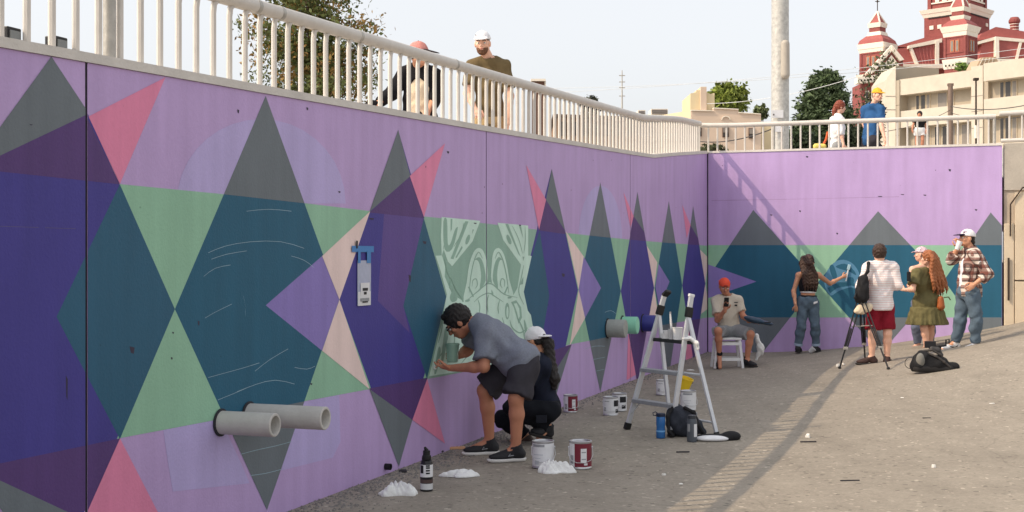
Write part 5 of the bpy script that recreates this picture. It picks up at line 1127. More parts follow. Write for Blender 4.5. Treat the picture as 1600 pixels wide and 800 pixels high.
# ---- woman hidden behind the dress (drawn first), then the woman in the olive dress
J = JJ(20.7, head=(1439, 397, 20.7), neck=(1441, 414), shl=(1426, 421, 20.6), shr=(1458, 420, 20.9), ell=(1421, 446, 20.5), wrl=(1436, 462, 20.7), elr=(1464, 450, 20.9), wrr=(1450, 462, 21),
       hipl=(1434, 476), hipr=(1450, 476), knl=(1432, 512, 20.6), anl=(1434, 539, 20.65), tol=(1424, 545, 20.6), knr=(1454, 512, 20.8), anr=(1452, 538, 20.9), tor=(1446, 546, 20.85))
p = Fig("person in patterned cap and jeans mostly hidden behind the olive dress", J, (-.8, .5, 0), (0, 0, 1), SKINL, 1.62, fem=True)
p.body({'l': ((.4, .4, -.2), (0, 1, 0), dict(curl=.5)), 'r': ((-.4, .4, -.2), (0, 1, 0), dict(curl=.5))})
p.shirt(fabric("pale_top", (214, 196, 184)), .016, hem=.05, sleeveless=True, name="top"); p.pants(fabric("slate_denim", (104, 112, 132), .2), .024, 1.9, name="jeans"); p.hair(HAIRB, capped=True)
def dots(t, tc, out):
    v = t.nodes.new("ShaderNodeTexVoronoi"); v.inputs['Scale'].default_value = 55; t.links.new(tc.outputs['Object'], v.inputs['Vector']); c = t.nodes.new("ShaderNodeMath"); c.operation = 'LESS_THAN'; c.inputs[1].default_value = .35; t.links.new(v.outputs['Distance'], c.inputs[0])
    m = t.nodes.new("ShaderNodeMix"); m.data_type = 'RGBA'; t.links.new(c.outputs[0], m.inputs['Factor']); t.links.new(out, m.inputs['A']); m.inputs['B'].default_value = (*lin((110, 70, 96)), 1); return m.outputs['Result']
p.cap(fabric("patterned_cotton", (224, 200, 206), .1, 30, dots), bl=.06)
PINKS = mat("dusty_pink_shoe", (186, 122, 110), .7, .1, 30)
for d in 'lr': p.shoe(d, PINKS, SOLEW)
J = JJ(20, head=(1450, 403, 19.95), neck=(1452, 420, 20), shl=(1432, 427, 19.85), shr=(1463, 425, 20.15), ell=(1426, 452, 19.75), wrl=(1414, 453, 19.95), elr=(1471, 452, 20.2), wrr=(1458, 466, 20.35),
       hipl=(1440, 474, 19.9), hipr=(1456, 474, 20.1), knl=(1444, 512, 19.86), anl=(1448, 542, 19.9), tol=(1439, 549, 19.86), knr=(1454, 512, 20.05), anr=(1453, 542, 20.1), tor=(1444, 549, 20.06))
p = Fig("woman with long ginger hair in a tiered olive dress, a brown bag on her hip", J, (-.75, .65, -.05), (0, 0, 1), SKINL, 1.6, fem=True, heavy=1.2)
p.body({'l': ((-.8, .4, .3), (.3, .8, 0), dict(curl=.6)), 'r': ((-.4, .5, .1), (0, 0, 1), dict(curl=.5))})
DRESS = fabric("olive_dress", (106, 100, 68), .15, 20); S = Sdf(); p.torso(S, .022)
for d in 'lr': p.arm(S, d, .03, t1=.72, flare=.025)
wst = p.mh + p.up * .19; S.el(p.mh + V(0, 0, .02), (.235, .2, .17), p.TR_, .06); S.skirt(wst, V(wst.x - .0, wst.y, P(0, 482, 20).z), .17, .24, p.rt, p.fw, .012, 7, .8, .05); b2 = V(wst.x, wst.y, P(0, 480, 20).z); b3 = V(wst.x, wst.y, P(0, 507, 20).z); S.skirt(b2, b3, .265, .335, p.rt, p.fw, .022, 11, .88, .01)
S.rc(p.J['neck'] + V(0, 0, .03), p.J['neck'] + V(0, 0, .1), .075, .09, .01, sub=True); skin("dress", [S.mesh(.0115, .003, 40)], DRESS, p.t)
p.hair(HAIRR, .018, extra=lambda S, at: [S.chain([at(x * .7, -.07, .07), at(x, -.12, -.02), p.J['neck'] - p.fw * .13 + p.rt * x * 1.5 + V(0, 0, -.05), p.J['neck'] - p.fw * (.165 + .025 * math.sin(x * 60)) + p.rt * (x * 1.9 + .02 + .015 * math.sin(x * 90)) + V(0, 0, -.2), p.J['neck'] - p.fw * (.17 + .02 * math.sin(x * 110)) + p.rt * (x * 2.0 + .05) + V(0, 0, -.32), p.J['neck'] - p.fw * .16 + p.rt * (x * 2.1 + .07) + V(0, 0, -.43 + abs(x) + .03 * math.sin(x * 150))], [.04, .036, .03, .026, .021, .006], .007) for x in (-.09, -.068, -.046, -.023, 0, .023, .046, .068, .09)])
for d in 'lr': p.shoe(d, mat("tan_shoe", (150, 112, 90), .7, .1, 30), SOLED)
c = P(1420, 432, 19.7); t = thing("phone", "black phone held near the shoulder of the woman in the olive dress", "phone", c); MB().box(c, .04, .08, .15).build("case", BLK, t, bevel=.006)
c = P(1470, 473, 19.8); t = thing("shoulder_bag", "small brown leather bag at the hip of the woman in the olive dress", "bag", c); S = Sdf().rc(c + V(0, 0, .06), c + V(0, 0, -.06), .045, .062, .05); skin("pouch", [S.mesh(.008)], mat("tan_leather", (160, 88, 44), .5, .15, 12, .2, 40), t)
MB().tube([c + V(0, 0, .12), P(1466, 445, 19.92), P(1462, 428, 19.95)], .008, 6).build("strap", mat("dark_leather", (58, 40, 32), .6), t); MB().tube([c + V(.05, 0, .08), c + V(.12, 0, .09), c + V(.15, 0, .04)], .01, 6).build("scarf", mat("moss_cloth", (86, 92, 62), .9), t)
# ---- man in plaid shirt drinking
def plaid(t, tc, out):
    sp = t.nodes.new("ShaderNodeSeparateXYZ"); t.links.new(tc.outputs['Object'], sp.inputs[0])
    def mth(op, a, b=None, v=None):
        n = t.nodes.new("ShaderNodeMath"); n.operation = op; t.links.new(a, n.inputs[0])
        if b is not None: t.links.new(b, n.inputs[1])
        if v is not None: n.inputs[1].default_value = v
        return n.outputs[0]
    hx = mth('ADD', sp.outputs[0], mth('MULTIPLY', sp.outputs[1], v=.8)); col = out
    for src, fr in ((sp.outputs[2], 10), (hx, 12)):
        for w, c, fac, off in ((.42, (112, 58, 48), .75, 0), (.2, (44, 30, 34), .7, .11)):
            s_ = mth('LESS_THAN', mth('FRACT', mth('ADD', mth('MULTIPLY', src, v=fr), v=10 + off)), v=w); s_ = mth('MULTIPLY', s_, v=fac); m = t.nodes.new("ShaderNodeMix"); m.data_type = 'RGBA'; t.links.new(s_, m.inputs['Factor']); t.links.new(col, m.inputs['A']); m.inputs['B'].default_value = (*lin(c), 1); col = m.outputs['Result']
    return col
J = JJ(18.7, head=(1511, 372), neck=(1516, 389), shl=(1525, 399, 18.5), shr=(1508, 398, 18.9), ell=(1544, 428, 18.4), wrl=(1523, 444, 18.42), elr=(1486, 407, 18.95), wrr=(1497, 387, 18.8),
       hipl=(1519, 458, 18.58), hipr=(1507, 458, 18.82), knl=(1526, 501, 18.55), anl=(1524, 537, 18.6), tol=(1508, 548, 18.55), knr=(1500, 501, 18.8), anr=(1492, 536, 18.85), tor=(1472, 547, 18.8))
p = Fig("man in plaid shirt, jeans and white trainers drinking from a cup", J, (-.97, -.12, .1), (.05, 0, 1), SKIN, 1.78)
p.body({'l': ((-.8, -.1, -.55), (0, .9, -.1), dict(curl=.5)), 'r': ((-.15, -.25, .95), (-.2, .4, 0), dict(curl=.7))})
p.brow = HAIRD
p.shirt(fabric("white_tee", (226, 228, 234), .05, 30), .016, .4, hem=.03, name="t_shirt", wr=.003)
PL = fabric("plaid_flannel", (222, 208, 196), .06, 30, plaid); S = Sdf(); p.torso(S, .034); S.rc(p.mh + p.up * .2, p.mh - p.up * .02 - p.fw * .03, .15, .165, .06)
for d in 'lr': p.arm(S, d, .03, t1=1.55, flare=.012)
S.rc(p.mh + p.fw * .17 + p.rt * .0 - p.up * .15, p.mh + p.fw * .17 + p.up * .5, .085, .075, .01, sub=True); S.cut(p.mh - p.up * .05, -p.up); S.rc(p.J['neck'] + p.up * .03, p.J['neck'] + p.up * .1 + p.hf * .04, .07, .09, .01, sub=True)
skin("plaid_shirt", [S.mesh(.011, .005, 34)], PL, p.t)
p.pants(DENIM, .028, 1.95, waist=.1, wr=.006, name="jeans"); p.hair(HAIRD, capped=True, extra=lambda S, at: S.el(at(0, -.07, -.05), (.065, .05, .05), p.HR_, .02))
o = p.cap(CAPW, fabric("dark_cap_cotton", (52, 44, 66), .1, 30), low=.028)
MB().box(p.at(-.055, .062, .075), .05, .006, .03, nz(p.hf - p.hr * -.55), nz(p.hr + p.hf * .5), p.hu).build("cap_badge", mat("plum_badge", (88, 52, 96), .7), o)
for d in 'lr':
    o, a, f, u, r = p.shoe(d, mat("white_leather", (228, 226, 224), .5, .04, 30, .1, 60), SOLEW, .01, .016); p.laces(o, a, f, u, r, WHITEP)
    q = [a - r * .0 + f * x * 1.0 - u * y for x, y in ((-.03, .03), (.0, .055), (.03, .062), (.075, .05), (.11, .038))]; sw = [x + nz(V(0, -1, 0)) * (.052 + .004 * i) for i, x in enumerate(q)]
    MB().tube(sw, [.004, .012, .012, .008, .003], 6).build("swoosh", INK, o, smooth=True)
c = P(1495, 390, 18.62); t = thing("paper_cup", "white cup raised to the plaid shirt man's mouth", "cup", c); ax = V(-.25, -.05, .95).normalized(); MB().lathe([(.03, 0), (.042, .12), (.045, .12), (.045, .128), (.04, .128), (.028, .006), (0, .006)], c, 18, V(.35, 0, .9)).build("shell", WHITEP, t, smooth=True)

# ---- people up on the street behind the railing
def up_at(x, y): return up_z(UV(x, y)[1])
def standing(px, Y, hgt): X = (px - 800) / F * Y; return V(X, Y, up_at(X, Y))
zt = standing(765, 14.1, 1.77)
J = JJ(14.1, head=(754, 67, 14.02), neck=(764, 91), shl=(787, 104), shr=(740, 103), elr=(730, 146, 14.0), wrr=(742, 170, 13.85), ell=(797, 150, 14.05), wrl=(793, 190, 13.95), hipl=(776, 196), hipr=(754, 196))
for d, x in (('l', .09), ('r', -.09)): J['kn' + d] = V(zt.x + x, 14.08, zt.z + .5); J['an' + d] = V(zt.x + x, 14.1, zt.z + .09); J['to' + d] = V(zt.x + x * 1.4, 13.95, zt.z + .03)
p = Fig("bearded man in white cap and olive T-shirt looking over the long railing", J, (-.12, -.97, -.12), (-.03, -.1, 1), SKINL, 1.78, heavy=.95); p.brow = HAIRB
p.body({'l': ((0, -.1, -1), (-1, 0, 0), dict(curl=.4)), 'r': ((.3, -.6, -.5), (0, .5, -.8), dict(curl=.5))})
p.shirt(OLIVE, .026, .75, hem=.1, wr=.005); p.pants(KHAKI, .026, 1.96); p.hair(HAIRB, capped=True)
S = Sdf(); q = p.hk; S.el(p.at(0, .034, -.062), (.064 * q, .0655 * q, .07 * q), p.HR_, .02); S.el(p.at(0, .056, -.1), (.034, .03, .027), p.HR_, .02); S.cut(p.at(0, 0, -.04), p.hu + p.hf * .18); S.el(p.at(0, .1, -.068), (.02, .03, .011), p.HR_, .01, sub=True); skin("beard", [S.mesh(.0065, .002, 150)], mat("beard_brown", (116, 80, 58), .7, .3, 60, .5, 160), p.t)
p.cap(CAPW, low=.035, bl=.075); MB().box(p.at(.06, .07, .08), .012, .006, .02).build("cap_badge", GREYP, p.t)
for d in 'lr': p.shoe(d, SHOEB, SOLEW)
zt = standing(657, 13, 1.6)
J = JJ(13.0, head=(655, 84, 12.85), neck=(655, 106, 13), shl=(676, 117), shr=(633, 116), elr=(612, 146, 12.95), wrr=(592, 160, 12.75), ell=(682, 150, 13), wrl=(668, 176, 12.8), hipl=(666, 192), hipr=(645, 192))
for d, x in (('l', .09), ('r', -.09)): J['kn' + d] = V(zt.x + x, 12.9, zt.z + .45); J['an' + d] = V(zt.x + x, 13, zt.z + .09); J['to' + d] = V(zt.x + x * 1.3, 12.85, zt.z + .03)
p = Fig("person in black jacket and peach cap with dark brim leaning behind the railing bars", J, (.95, -.3, -.05), (.05, -.1, 1), SKIN, 1.66)
p.body({'l': ((0, -.5, -.7), (-1, 0, 0), dict(curl=.5)), 'r': ((-.7, -.5, -.4), (0, 0, -1), dict(curl=.5))})
S = Sdf(); p.torso(S, .018); S.cut(p.mh - p.up * .1, -p.up); skin("apron", [S.mesh(.012, .004, 40)], fabric("cream_apron", (226, 206, 176)), p.t)
S = Sdf(); p.torso(S, .034)
for d in 'lr': p.arm(S, d, .03, t1=1.9)
S.rc(p.mh + p.fw * .2 - p.up * .15, p.mh + p.fw * .2 + p.up * .32, .17, .15, .01, sub=True); S.cut(p.mh - p.up * .08, -p.up); skin("jacket", [S.mesh(.012, .005, 30)], BLKF, p.t); p.pants(BLKF, .022, 1.95); p.hair(HAIRB, capped=True)
S = Sdf().el(p.J['wrr'] + V(-.06, -.04, -.03), (.075, .06, .05)); skin("glove", [S.mesh(.009)], BLKF, p.t)
p.cap(fabric("peach_cotton", (206, 140, 132)), fabric("dark_brim", (56, 48, 48)), low=.02, bl=.1); [p.shoe(d, SHOEB, SOLED) for d in 'lr']
zt = standing(1310, 24.6, 1.63)
J = JJ(24.6, head=(1313, 167), neck=(1309, 181), shl=(1303, 188, 24.85), shr=(1313, 188, 24.3), elr=(1314, 208, 24.25), wrr=(1318, 226, 24.2), ell=(1300, 208, 24.9), wrl=(1304, 224, 24.8), hipl=(1306, 230, 24.72), hipr=(1309, 230, 24.48))
for d, x, y in (('l', .16, .1), ('r', -.12, -.1)): J['kn' + d] = V(zt.x + x * .8, 24.6 + y, zt.z + .46); J['an' + d] = V(zt.x + x, 24.6 + y, zt.z + .09); J['to' + d] = V(zt.x + x + .14, 24.6 + y, zt.z + .03)
p = Fig("woman with auburn hair and white shirt walking along the upper street", J, (.97, .12, -.12), (0, 0, 1), SKINL, 1.64, fem=True)
p.body({'r': ((.1, -.1, -1), (0, 1, 0), dict(curl=.5)), 'l': ((.1, 0, -1), (0, -1, 0), dict(curl=.5))})
p.shirt(WHITEF, .03, 1.2, hem=.12, wr=.005); p.pants(GREYF, .024, 1.95); p.hair(HAIRA, .016, extra=lambda S, at: S.chain([at(0, -.09, .0), at(0, -.12, -.1), at(0, -.13, -.19)], [.05, .04, .018], .02)); [p.shoe(d, SHOEB, SOLEW) for d in 'lr']
zt = standing(1362, 24.3, 1.78)
J = JJ(24.3, head=(1371, 148, 24.2), neck=(1365, 163), shl=(1376, 171, 24.2), shr=(1352, 171, 24.5), elr=(1350, 192, 24.5), wrr=(1356, 210, 24.4), ell=(1377, 196, 24.1), wrl=(1382, 216, 24.0), hipl=(1364, 220, 24.2), hipr=(1354, 220, 24.4))
for d, x, y in (('l', .18, -.08), ('r', -.15, .1)): J['kn' + d] = V(zt.x + x * .7, 24.3 + y, zt.z + .5); J['an' + d] = V(zt.x + x, 24.3 + y, zt.z + .09); J['to' + d] = V(zt.x + x + .14, 24.3 + y, zt.z + .03)
p = Fig("man in yellow cap and blue T-shirt walking on the upper street, face turned to us", J, (.35, -.92, -.08), (0, 0, 1), SKINL, 1.78, heavy=.88)
p.body({'l': ((.15, -.1, -1), (-1, 0, 0), dict(curl=.5)), 'r': ((.15, -.1, -1), (1, 0, 0), dict(curl=.5))})
p.shirt(fabric("blue_cotton", (50, 90, 136), .1, 30), .028, .7, hem=.1, wr=.005); p.pants(CHAR, .024, 1.95); p.hair(HAIRB, capped=True); p.cap(fabric("yellow_cotton", (232, 176, 62), .06, 30), low=.03, bl=.075); [p.shoe(d, SHOEB, SOLEW) for d in 'lr']
zt = standing(1437, 46, 1.66); dz = V(0, 0, 0)
B = lambda x, y, z: zt + V(x, y, z * .88)
J = dict(head=B(0, 0, 1.52), neck=B(0, 0, 1.36), shl=B(.17, 0, 1.3), shr=B(-.17, 0, 1.3), ell=B(.22, 0, 1.05), wrl=B(.2, -.1, .85), elr=B(-.24, 0, 1.06), wrr=B(-.3, -.1, .88), hipl=B(.09, 0, .85), hipr=B(-.09, 0, .85), knl=B(.09, -.05, .46), knr=B(-.09, .05, .46), anl=B(.09, 0, .09), anr=B(-.09, 0, .09), tol=B(.1, -.14, .03), tor=B(-.1, -.14, .03))
p = Fig("distant woman in dark top and white shorts in front of the office building", J, (-.5, -.85, 0), (0, 0, 1), SKIND, 1.66, fem=True, base=zt); p.body({'l': ((0, -.2, -1), (-1, 0, 0)), 'r': ((0, -.2, -1), (1, 0, 0))}, coarse=.016, face=False)
p.shirt(BLKF, .025, .5, hem=-.08, h=.016); p.pants(WHITEF, .04, .5, waist=.16, name="shorts", h=.016); p.hair(HAIRD, .02); [p.shoe(d, SHOEB, SOLEW) for d in 'lr']
# ================================================================== town behind the walls
BRICK = mat("red_brick", (140, 76, 72), .85, .22, 1.5, .2, 30); ROOFR = mat("red_roof", (160, 88, 84), .8, .12, 1.2, .2, 20); TRIM = mat("cream_trim", (232, 222, 206), .7, .06, 2)
STUC = mat("beige_stucco", (198, 188, 172), .85, .1, .8); STUD = mat("beige_panel_shaded", (172, 160, 142), .85, .06, .8); GLASS = mat("dark_glass", (62, 58, 56), .15, .2, 1); GLASSL = mat("grey_glass", (132, 124, 116), .2, .2, 1); FRAME = mat("window_frame", (206, 190, 164), .6)  # STUD: darker beige for panels, also shade painted into pier sides and penthouse
SHAD = mat("dark_opening", (48, 42, 40), .8)
def slab(name, pts, Y, th, m, parent):
    Ys = Y if isinstance(Y, (list, tuple)) else [Y] * len(pts); f = [P(x, y, q) for (x, y), q in zip(pts, Ys)]
    b = [p + V(0, th, 0) for p in f]; mb = MB(); n = len(f); mb.v = [tuple(p) for p in f + b]
    mb.f = [tuple(range(n)), tuple(reversed(range(n, 2 * n)))] + [(i, n + i, n + (i + 1) % n, (i + 1) % n) for i in range(n)]
    o = mb.build(name, m, parent); me = o.data
    import bmesh
    bm = bmesh.new(); bm.from_mesh(me); bmesh.ops.recalc_face_normals(bm, faces=bm.faces); bm.to_mesh(me); bm.free(); return o
# ---- brick museum with corner turrets
BY = 220.0; PXM = F / BY
gz = up_z(200); bk = thing("brick_building", "grand red brick building with white trimmed turrets and tower above the offices", "building", V(P(1480, 0, BY).x, BY, gz))
def frus(name, cx, y0, y1, w0, w1, m, Y=BY, rot=0.0, parent=None):
    c0 = P(cx, y0, Y); c1 = P(cx, y1, Y); k = Y / F; q = [V(math.cos(rot + i * math.pi / 2), math.sin(rot + i * math.pi / 2), 0) for i in range(4)]
    return MB().prism([c0 + d * w0 * k for d in q], [c1 + d * max(w1, .05) * k for d in q]).build(name, m, parent or bk)
def face_q(cx, Y, rot, side, w, u0, u1, y0, y1, o, name, m, parent=None, th=.12):
    """panel on the left (-1) or right (+1) front face of a square stage; u from the front corner 0 to the side corner 1"""
    k = Y / F; fc = V(math.cos(rot - math.pi / 2), math.sin(rot - math.pi / 2), 0) * w * k; sc_ = V(math.cos(rot + (math.pi if side < 0 else 0)), math.sin(rot + (math.pi if side < 0 else 0)), 0) * w * k
    nrm = (fc + sc_).normalized(); c = V(P(cx, 0, Y).x, Y, 0); z0 = P(cx, y0, Y).z; z1 = P(cx, y1, Y).z
    a = c + fc + (sc_ - fc) * u0 + nrm * o; b = c + fc + (sc_ - fc) * u1 + nrm * o; i_ = -nrm * th
    return MB().prism([V(p.x, p.y, z0) for p in (a, b, b + i_, a + i_)], [V(p.x, p.y, z1) for p in (a, b, b + i_, a + i_)]).build(name, m, parent or bk)
def turret(cx, Y, rot, L, body, win):
    for nm, m, y0, y1, w0, w1 in L: frus(nm, cx, y0, y1, w0, w1, m, Y, rot)
    w, y0, y1 = body
    for sd in (-1, 1):
        for u0, u1 in ((0.0, .12), (.88, 1.0)): face_q(cx, Y, rot, sd, w, u0 + .01, u1 - .01, y0 - .5, y1 + .5, .14, "pilaster", BRICK)
        for yy in (y0 - 3, y0 - 9, y1 + 2): face_q(cx, Y, rot, sd, w, .13, .87, yy, yy - 2, .1, "string_course", BRICK)
        for u0, u1 in win:
            o = face_q(cx, Y, rot, sd, w, u0, u1, y0 - 11, y1 + 6, .1, "window", mat("ochre_frame", (190, 120, 84), .7)); face_q(cx, Y, rot, sd, w, u0 + .035, u1 - .035, y0 - 12.2, y1 + 7.2, .16, "pane", GLASSL, o, .03)
turret(1371, 226, 0, (("brick_stage", BRICK, 118, 84, 28, 28), ("cornice", TRIM, 84, 78, 28.5, 30), ("cornice", TRIM, 78, 70, 31, 32), ("bell_roof", ROOFR, 70, 64, 31, 28), ("bell_roof", ROOFR, 64, 57, 28, 18), ("band", TRIM, 57, 51, 17, 15), ("lantern", BRICK, 51, 44, 13, 13),
                      ("lantern_cornice", TRIM, 44, 37, 14.5, 16), ("spire", ROOFR, 37, 18, 13, 0), ("lower_cornice", TRIM, 130, 124, 29, 31), ("lower_cornice", TRIM, 124, 117.5, 32, 34), ("lower_wall", BRICK, 330, 130, 28, 28)), (28, 117, 84), ((.3, .47), (.53, .7)))
turret(1500.5, 212, 0, (("brick_stage", BRICK, 95, 59, 26, 26), ("cornice", TRIM, 59, 52, 26.5, 28), ("cornice", TRIM, 52, 43, 29, 33), ("bell_roof", ROOFR, 43, 38, 30, 26), ("bell_roof", ROOFR, 38, 32, 26, 16), ("band", TRIM, 34, 26, 14, 17), ("lantern", BRICK, 26, 19, 13.5, 13.5),
                        ("lantern_cornice", TRIM, 19, 12.5, 14.5, 17), ("spire", ROOFR, 12.5, -16, 15, 0), ("lower_cornice", TRIM, 103, 94, 27, 29), ("lower_cornice", TRIM, 109, 103, 26, 27), ("lower_wall", BRICK, 330, 109, 25, 25)), (26, 94, 59), ((.3, .47), (.53, .7)))
for nm, m, y0, y1, w0, w1 in (("tower_stage", BRICK, 110, 27, 51, 51), ("tower_cornice", TRIM, 29, 23, 52, 55), ("tower_cornice", TRIM, 23, 17, 56, 59), ("upper_stage", BRICK, 17, -28, 45, 45), ("upper_cornice", TRIM, -28, -36, 46, 50), ("tower_roof", ROOFR, -36, -80, 48, 10)): frus(nm, 1495, y0, y1, w0, w1, m, 238)
for sd, ws in ((-1, ((.1, .22), (.3, .42))), (1, ((.62, .74), (.8, .92)))):
    for u0, u1 in ((.0, .1), (.9, 1)): face_q(1495, 238, 0, sd, 45, u0 + .005, u1 - .005, 16, -27, .3, "pilaster", BRICK)
    face_q(1495, 238, 0, sd, 45, .1, .9, 8, 6, .25, "string_course", TRIM); face_q(1495, 238, 0, sd, 51, .1, .9, 31, 29, .15, "dentil_band", SHAD)
for u0, u1 in ((.34, .46), (.5, .62), (.7, .8)): face_q(1495, 238, 0, -1, 45, u0, u1, 5.5, -18, .2, "tower_window", TRIM); face_q(1495, 238, 0, 1, 45, u0, u1, 5.5, -18, .2, "tower_window", TRIM)
for u0 in (.6, .78): face_q(1495, 238, 0, -1, 51, u0, u0 + .09, 48, 42, .15, "small_window", TRIM)
face_q(1495, 238, 0, 1, 51, .8, .9, 43, 38, .15, "small_window", TRIM)
# ridges of the spires
def ridges(cx, Y, y0, y1, w, r=.16):
    k = Y / F; a = P(cx, y1, Y)
    for i in range(4): b = P(cx, y0, Y) + V(math.cos(i * math.pi / 2), math.sin(i * math.pi / 2), 0) * w * k; MB().tube([b, a], r, 6).build("spire_ridge", TRIM, bk)
ridges(1371, 226, 37, 18, 13); ridges(1500.5, 212, 12.5, -16, 15)
a = P(1371, 19, 226); MB().tube([a, a + V(0, 0, 2.4)], .08, 6).tube([a + V(-.4, 0, 1.9), a + V(.4, 0, 1.9)], .07, 6).tube([a + V(0, 0, 1.75), a + V(0, 0, 2.05)], .16, 6).build("finial", IRON, bk)
# wings, mansard roofs, gable
SY = 232
slab("upper_roof", [(1398, 73), (1444, 59), (1470, 58.5), (1470, 66), (1421, 74)], SY, 14, ROOFR, bk); slab("roof_band", [(1420, 75.5), (1420, 71), (1472, 59.5), (1472, 66)], SY - 1, 3, TRIM, bk)
slab("mansard_panel", [(1402, 76), (1422, 74), (1432, 101), (1412, 101)], SY, 9, ROOFR, bk); slab("mansard_panel", [(1426, 76.2), (1462, 68), (1462, 100), (1436, 102)], SY - .6, 9, ROOFR, bk)
for i in range(6):
    x0 = 1430 + 5.6 * i; x1 = 1434.5 + 4.6 * i; slab("roof_seam", [(x0, 76 - i * 1.2), (x0 + .7, 76 - i * 1.2), (x1 + .7 + 3, 100), (x1 + 3, 100)], SY - .75, .2, mat("roof_seam_red", (178, 108, 104), .8), bk)
slab("hip_strip", [(1422, 74), (1425.5, 74), (1436, 101), (1432, 101)], SY - .9, 2, TRIM, bk); slab("corner_strip", [(1462, 64), (1467.5, 63), (1467.5, 100), (1462, 100)], SY - 1.2, 3, TRIM, bk); slab("recess_wall", [(1467.5, 64), (1480, 62), (1480, 100), (1467.5, 100)], SY - .3, 6, BRICK, bk)
slab("eaves_cornice", [(1402, 100), (1480, 100), (1480, 106), (1402, 108)], SY - 1.6, 3, TRIM, bk); slab("wing_wall", [(1398, 108), (1480, 106), (1480, 330), (1398, 330)], SY, 10, BRICK, bk)
slab("gable", [(1356, 118), (1394, 76), (1411, 95), (1411, 122), (1356, 122)], 222, 4, BRICK, bk); slab("rake_trim", [(1353, 115), (1394, 70), (1394, 79), (1363, 115)], 221.4, 1.2, TRIM, bk); slab("rake_trim", [(1394, 70), (1413, 93), (1407, 95), (1394, 79)], 221.2, 1.2, TRIM, bk)
slab("gable_infill", [(1372, 113), (1393, 86), (1405, 102), (1405, 116), (1372, 117)], 221.6, .5, TRIM, bk); slab("gable_cornice", [(1340, 121), (1386, 114), (1411, 116), (1411, 124), (1340, 130)], 221, 2, TRIM, bk)
for i in range(9): slab("dentil", [(1345 + 5 * i, 124.5 - .5 * i), (1347.4 + 5 * i, 124.2 - .5 * i), (1347.4 + 5 * i, 127 - .5 * i), (1345 + 5 * i, 127.3 - .5 * i)], 220.85, .1, SHAD, bk)
slab("gable_wall", [(1346, 130), (1411, 124), (1411, 330), (1346, 330)], 222.5, 6, BRICK, bk)
for x in (1352, 1364): o = slab("window", [(x, 142), (x + 6, 141.5), (x + 6, 165), (x, 165)], 222.3, .1, TRIM, bk); slab("pane", [(x + 1, 144), (x + 5, 143.7), (x + 5, 163), (x + 1, 163)], 222.15, .1, GLASS, o)
RY = 224
slab("upper_roof", [(1526, 64), (1534, 52), (1556, 42), (1576, 45), (1625, 53), (1625, 64), (1560, 57)], RY + 1, 12, ROOFR, bk); slab("roof_band", [(1524, 70), (1524, 66), (1556, 57), (1556, 62)], RY, 3, TRIM, bk); slab("roof_band", [(1556, 62), (1556, 57), (1625, 63.5), (1625, 68)], RY + .1, 3, TRIM, bk)
slab("mansard_panel", [(1535, 68), (1555.5, 62), (1555.5, 89), (1529, 92)], RY + .5, 8, ROOFR, bk); slab("mansard_panel", [(1561, 62.5), (1593, 65.5), (1587, 92), (1562, 91)], RY + .4, 8, ROOFR, bk); slab("mansard_panel", [(1597, 66), (1625, 68.5), (1625, 92), (1591, 92)], RY + .6, 8, ROOFR, bk)
slab("corner_strip", [(1555.5, 57), (1561, 57.5), (1561.5, 91), (1556, 91)], RY - .5, 3, TRIM, bk); slab("hip_strip", [(1593, 66), (1597, 66.4), (1591, 92), (1587, 92)], RY + .1, 2, TRIM, bk); slab("recess_wall", [(1520, 60), (1535, 60), (1530, 95), (1520, 95)], RY + 3, 6, BRICK, bk)
slab("eaves_cornice", [(1522, 92), (1625, 92), (1625, 99), (1522, 100)], RY - .8, 3, TRIM, bk); slab("wing_wall", [(1522, 99), (1625, 98), (1625, 330), (1522, 330)], RY, 10, BRICK, bk)
for i in range(12): slab("dentil", [(1563 + 5 * i, 95), (1565.5 + 5 * i, 95), (1565.5 + 5 * i, 98), (1563 + 5 * i, 98)], RY - .95, .1, SHAD, bk)
c = P(1585, 50, RY + 5); MB().lathe([(.75, -1), (.75, 1.2), (.8, 1.25), (.8, 1.5), (1.0, 1.7), (1.0, 2.1), (.7, 2.6), (0, 2.7)], c, 12).build("chimney", BRICK, bk); 
for z in (.3, .8, 1.3): MB().lathe([(.82, z), (.82, z + .1)], c, 12).build("chimney_band", TRIM, bk)
for sgn, u0 in ((-1, .06), (1, .06)):
    for i in range(6): face_q(1500.5, 212, 0, sgn, 27.5, .06 + .15 * i, .12 + .15 * i, 105.5, 102.5, .32, "dentil", SHAD)
# ---- beige office block
A = P(1406, 400, 130); A.z = 0; Bp = P(1520, 400, 123.2); Bp.z = 0; fd = (Bp - A).normalized(); fn = V(fd.y, -fd.x, 0); FLn = (Bp - A).length
if fn.y > 0: fn = -fn
ob = thing("office_building", "beige two storey office block with deep window bands, below the brick turrets", "building", V(A.x, A.y, up_z(120)))
def fx(px):                                     # distance along the facade line for a photo column
    k = (px - 800) / F; return (k * A.y - A.x) / (fd.x - k * fd.y)
def fbox(name, px0, px1, z0, z1, o0, o1, m, parent=None, raw=False):
    a, b = (px0, px1) if raw else (fx(px0), fx(px1)); q = [A + fd * a + fn * o0, A + fd * b + fn * o0, A + fd * b + fn * o1, A + fd * a + fn * o1]
    return MB().prism([V(p.x, p.y, z0) for p in q], [V(p.x, p.y, z1) for p in q]).build(name, m, parent or ob)
zb = up_z(120) - .5
fbox("fascia", 1406, 1519.5, 18.07, 19.65, 0, -3, STUC); fbox("sill_band", 1406, 1519.5, 14.75, 16.45, -.05, -3, STUC); fbox("recess_wall", 1404, 1519.5, zb, 19.5, -1.2, -8, STUD); fbox("base_wall", 1406, 1519.5, zb, 12.3, -.1, -3, STUC)
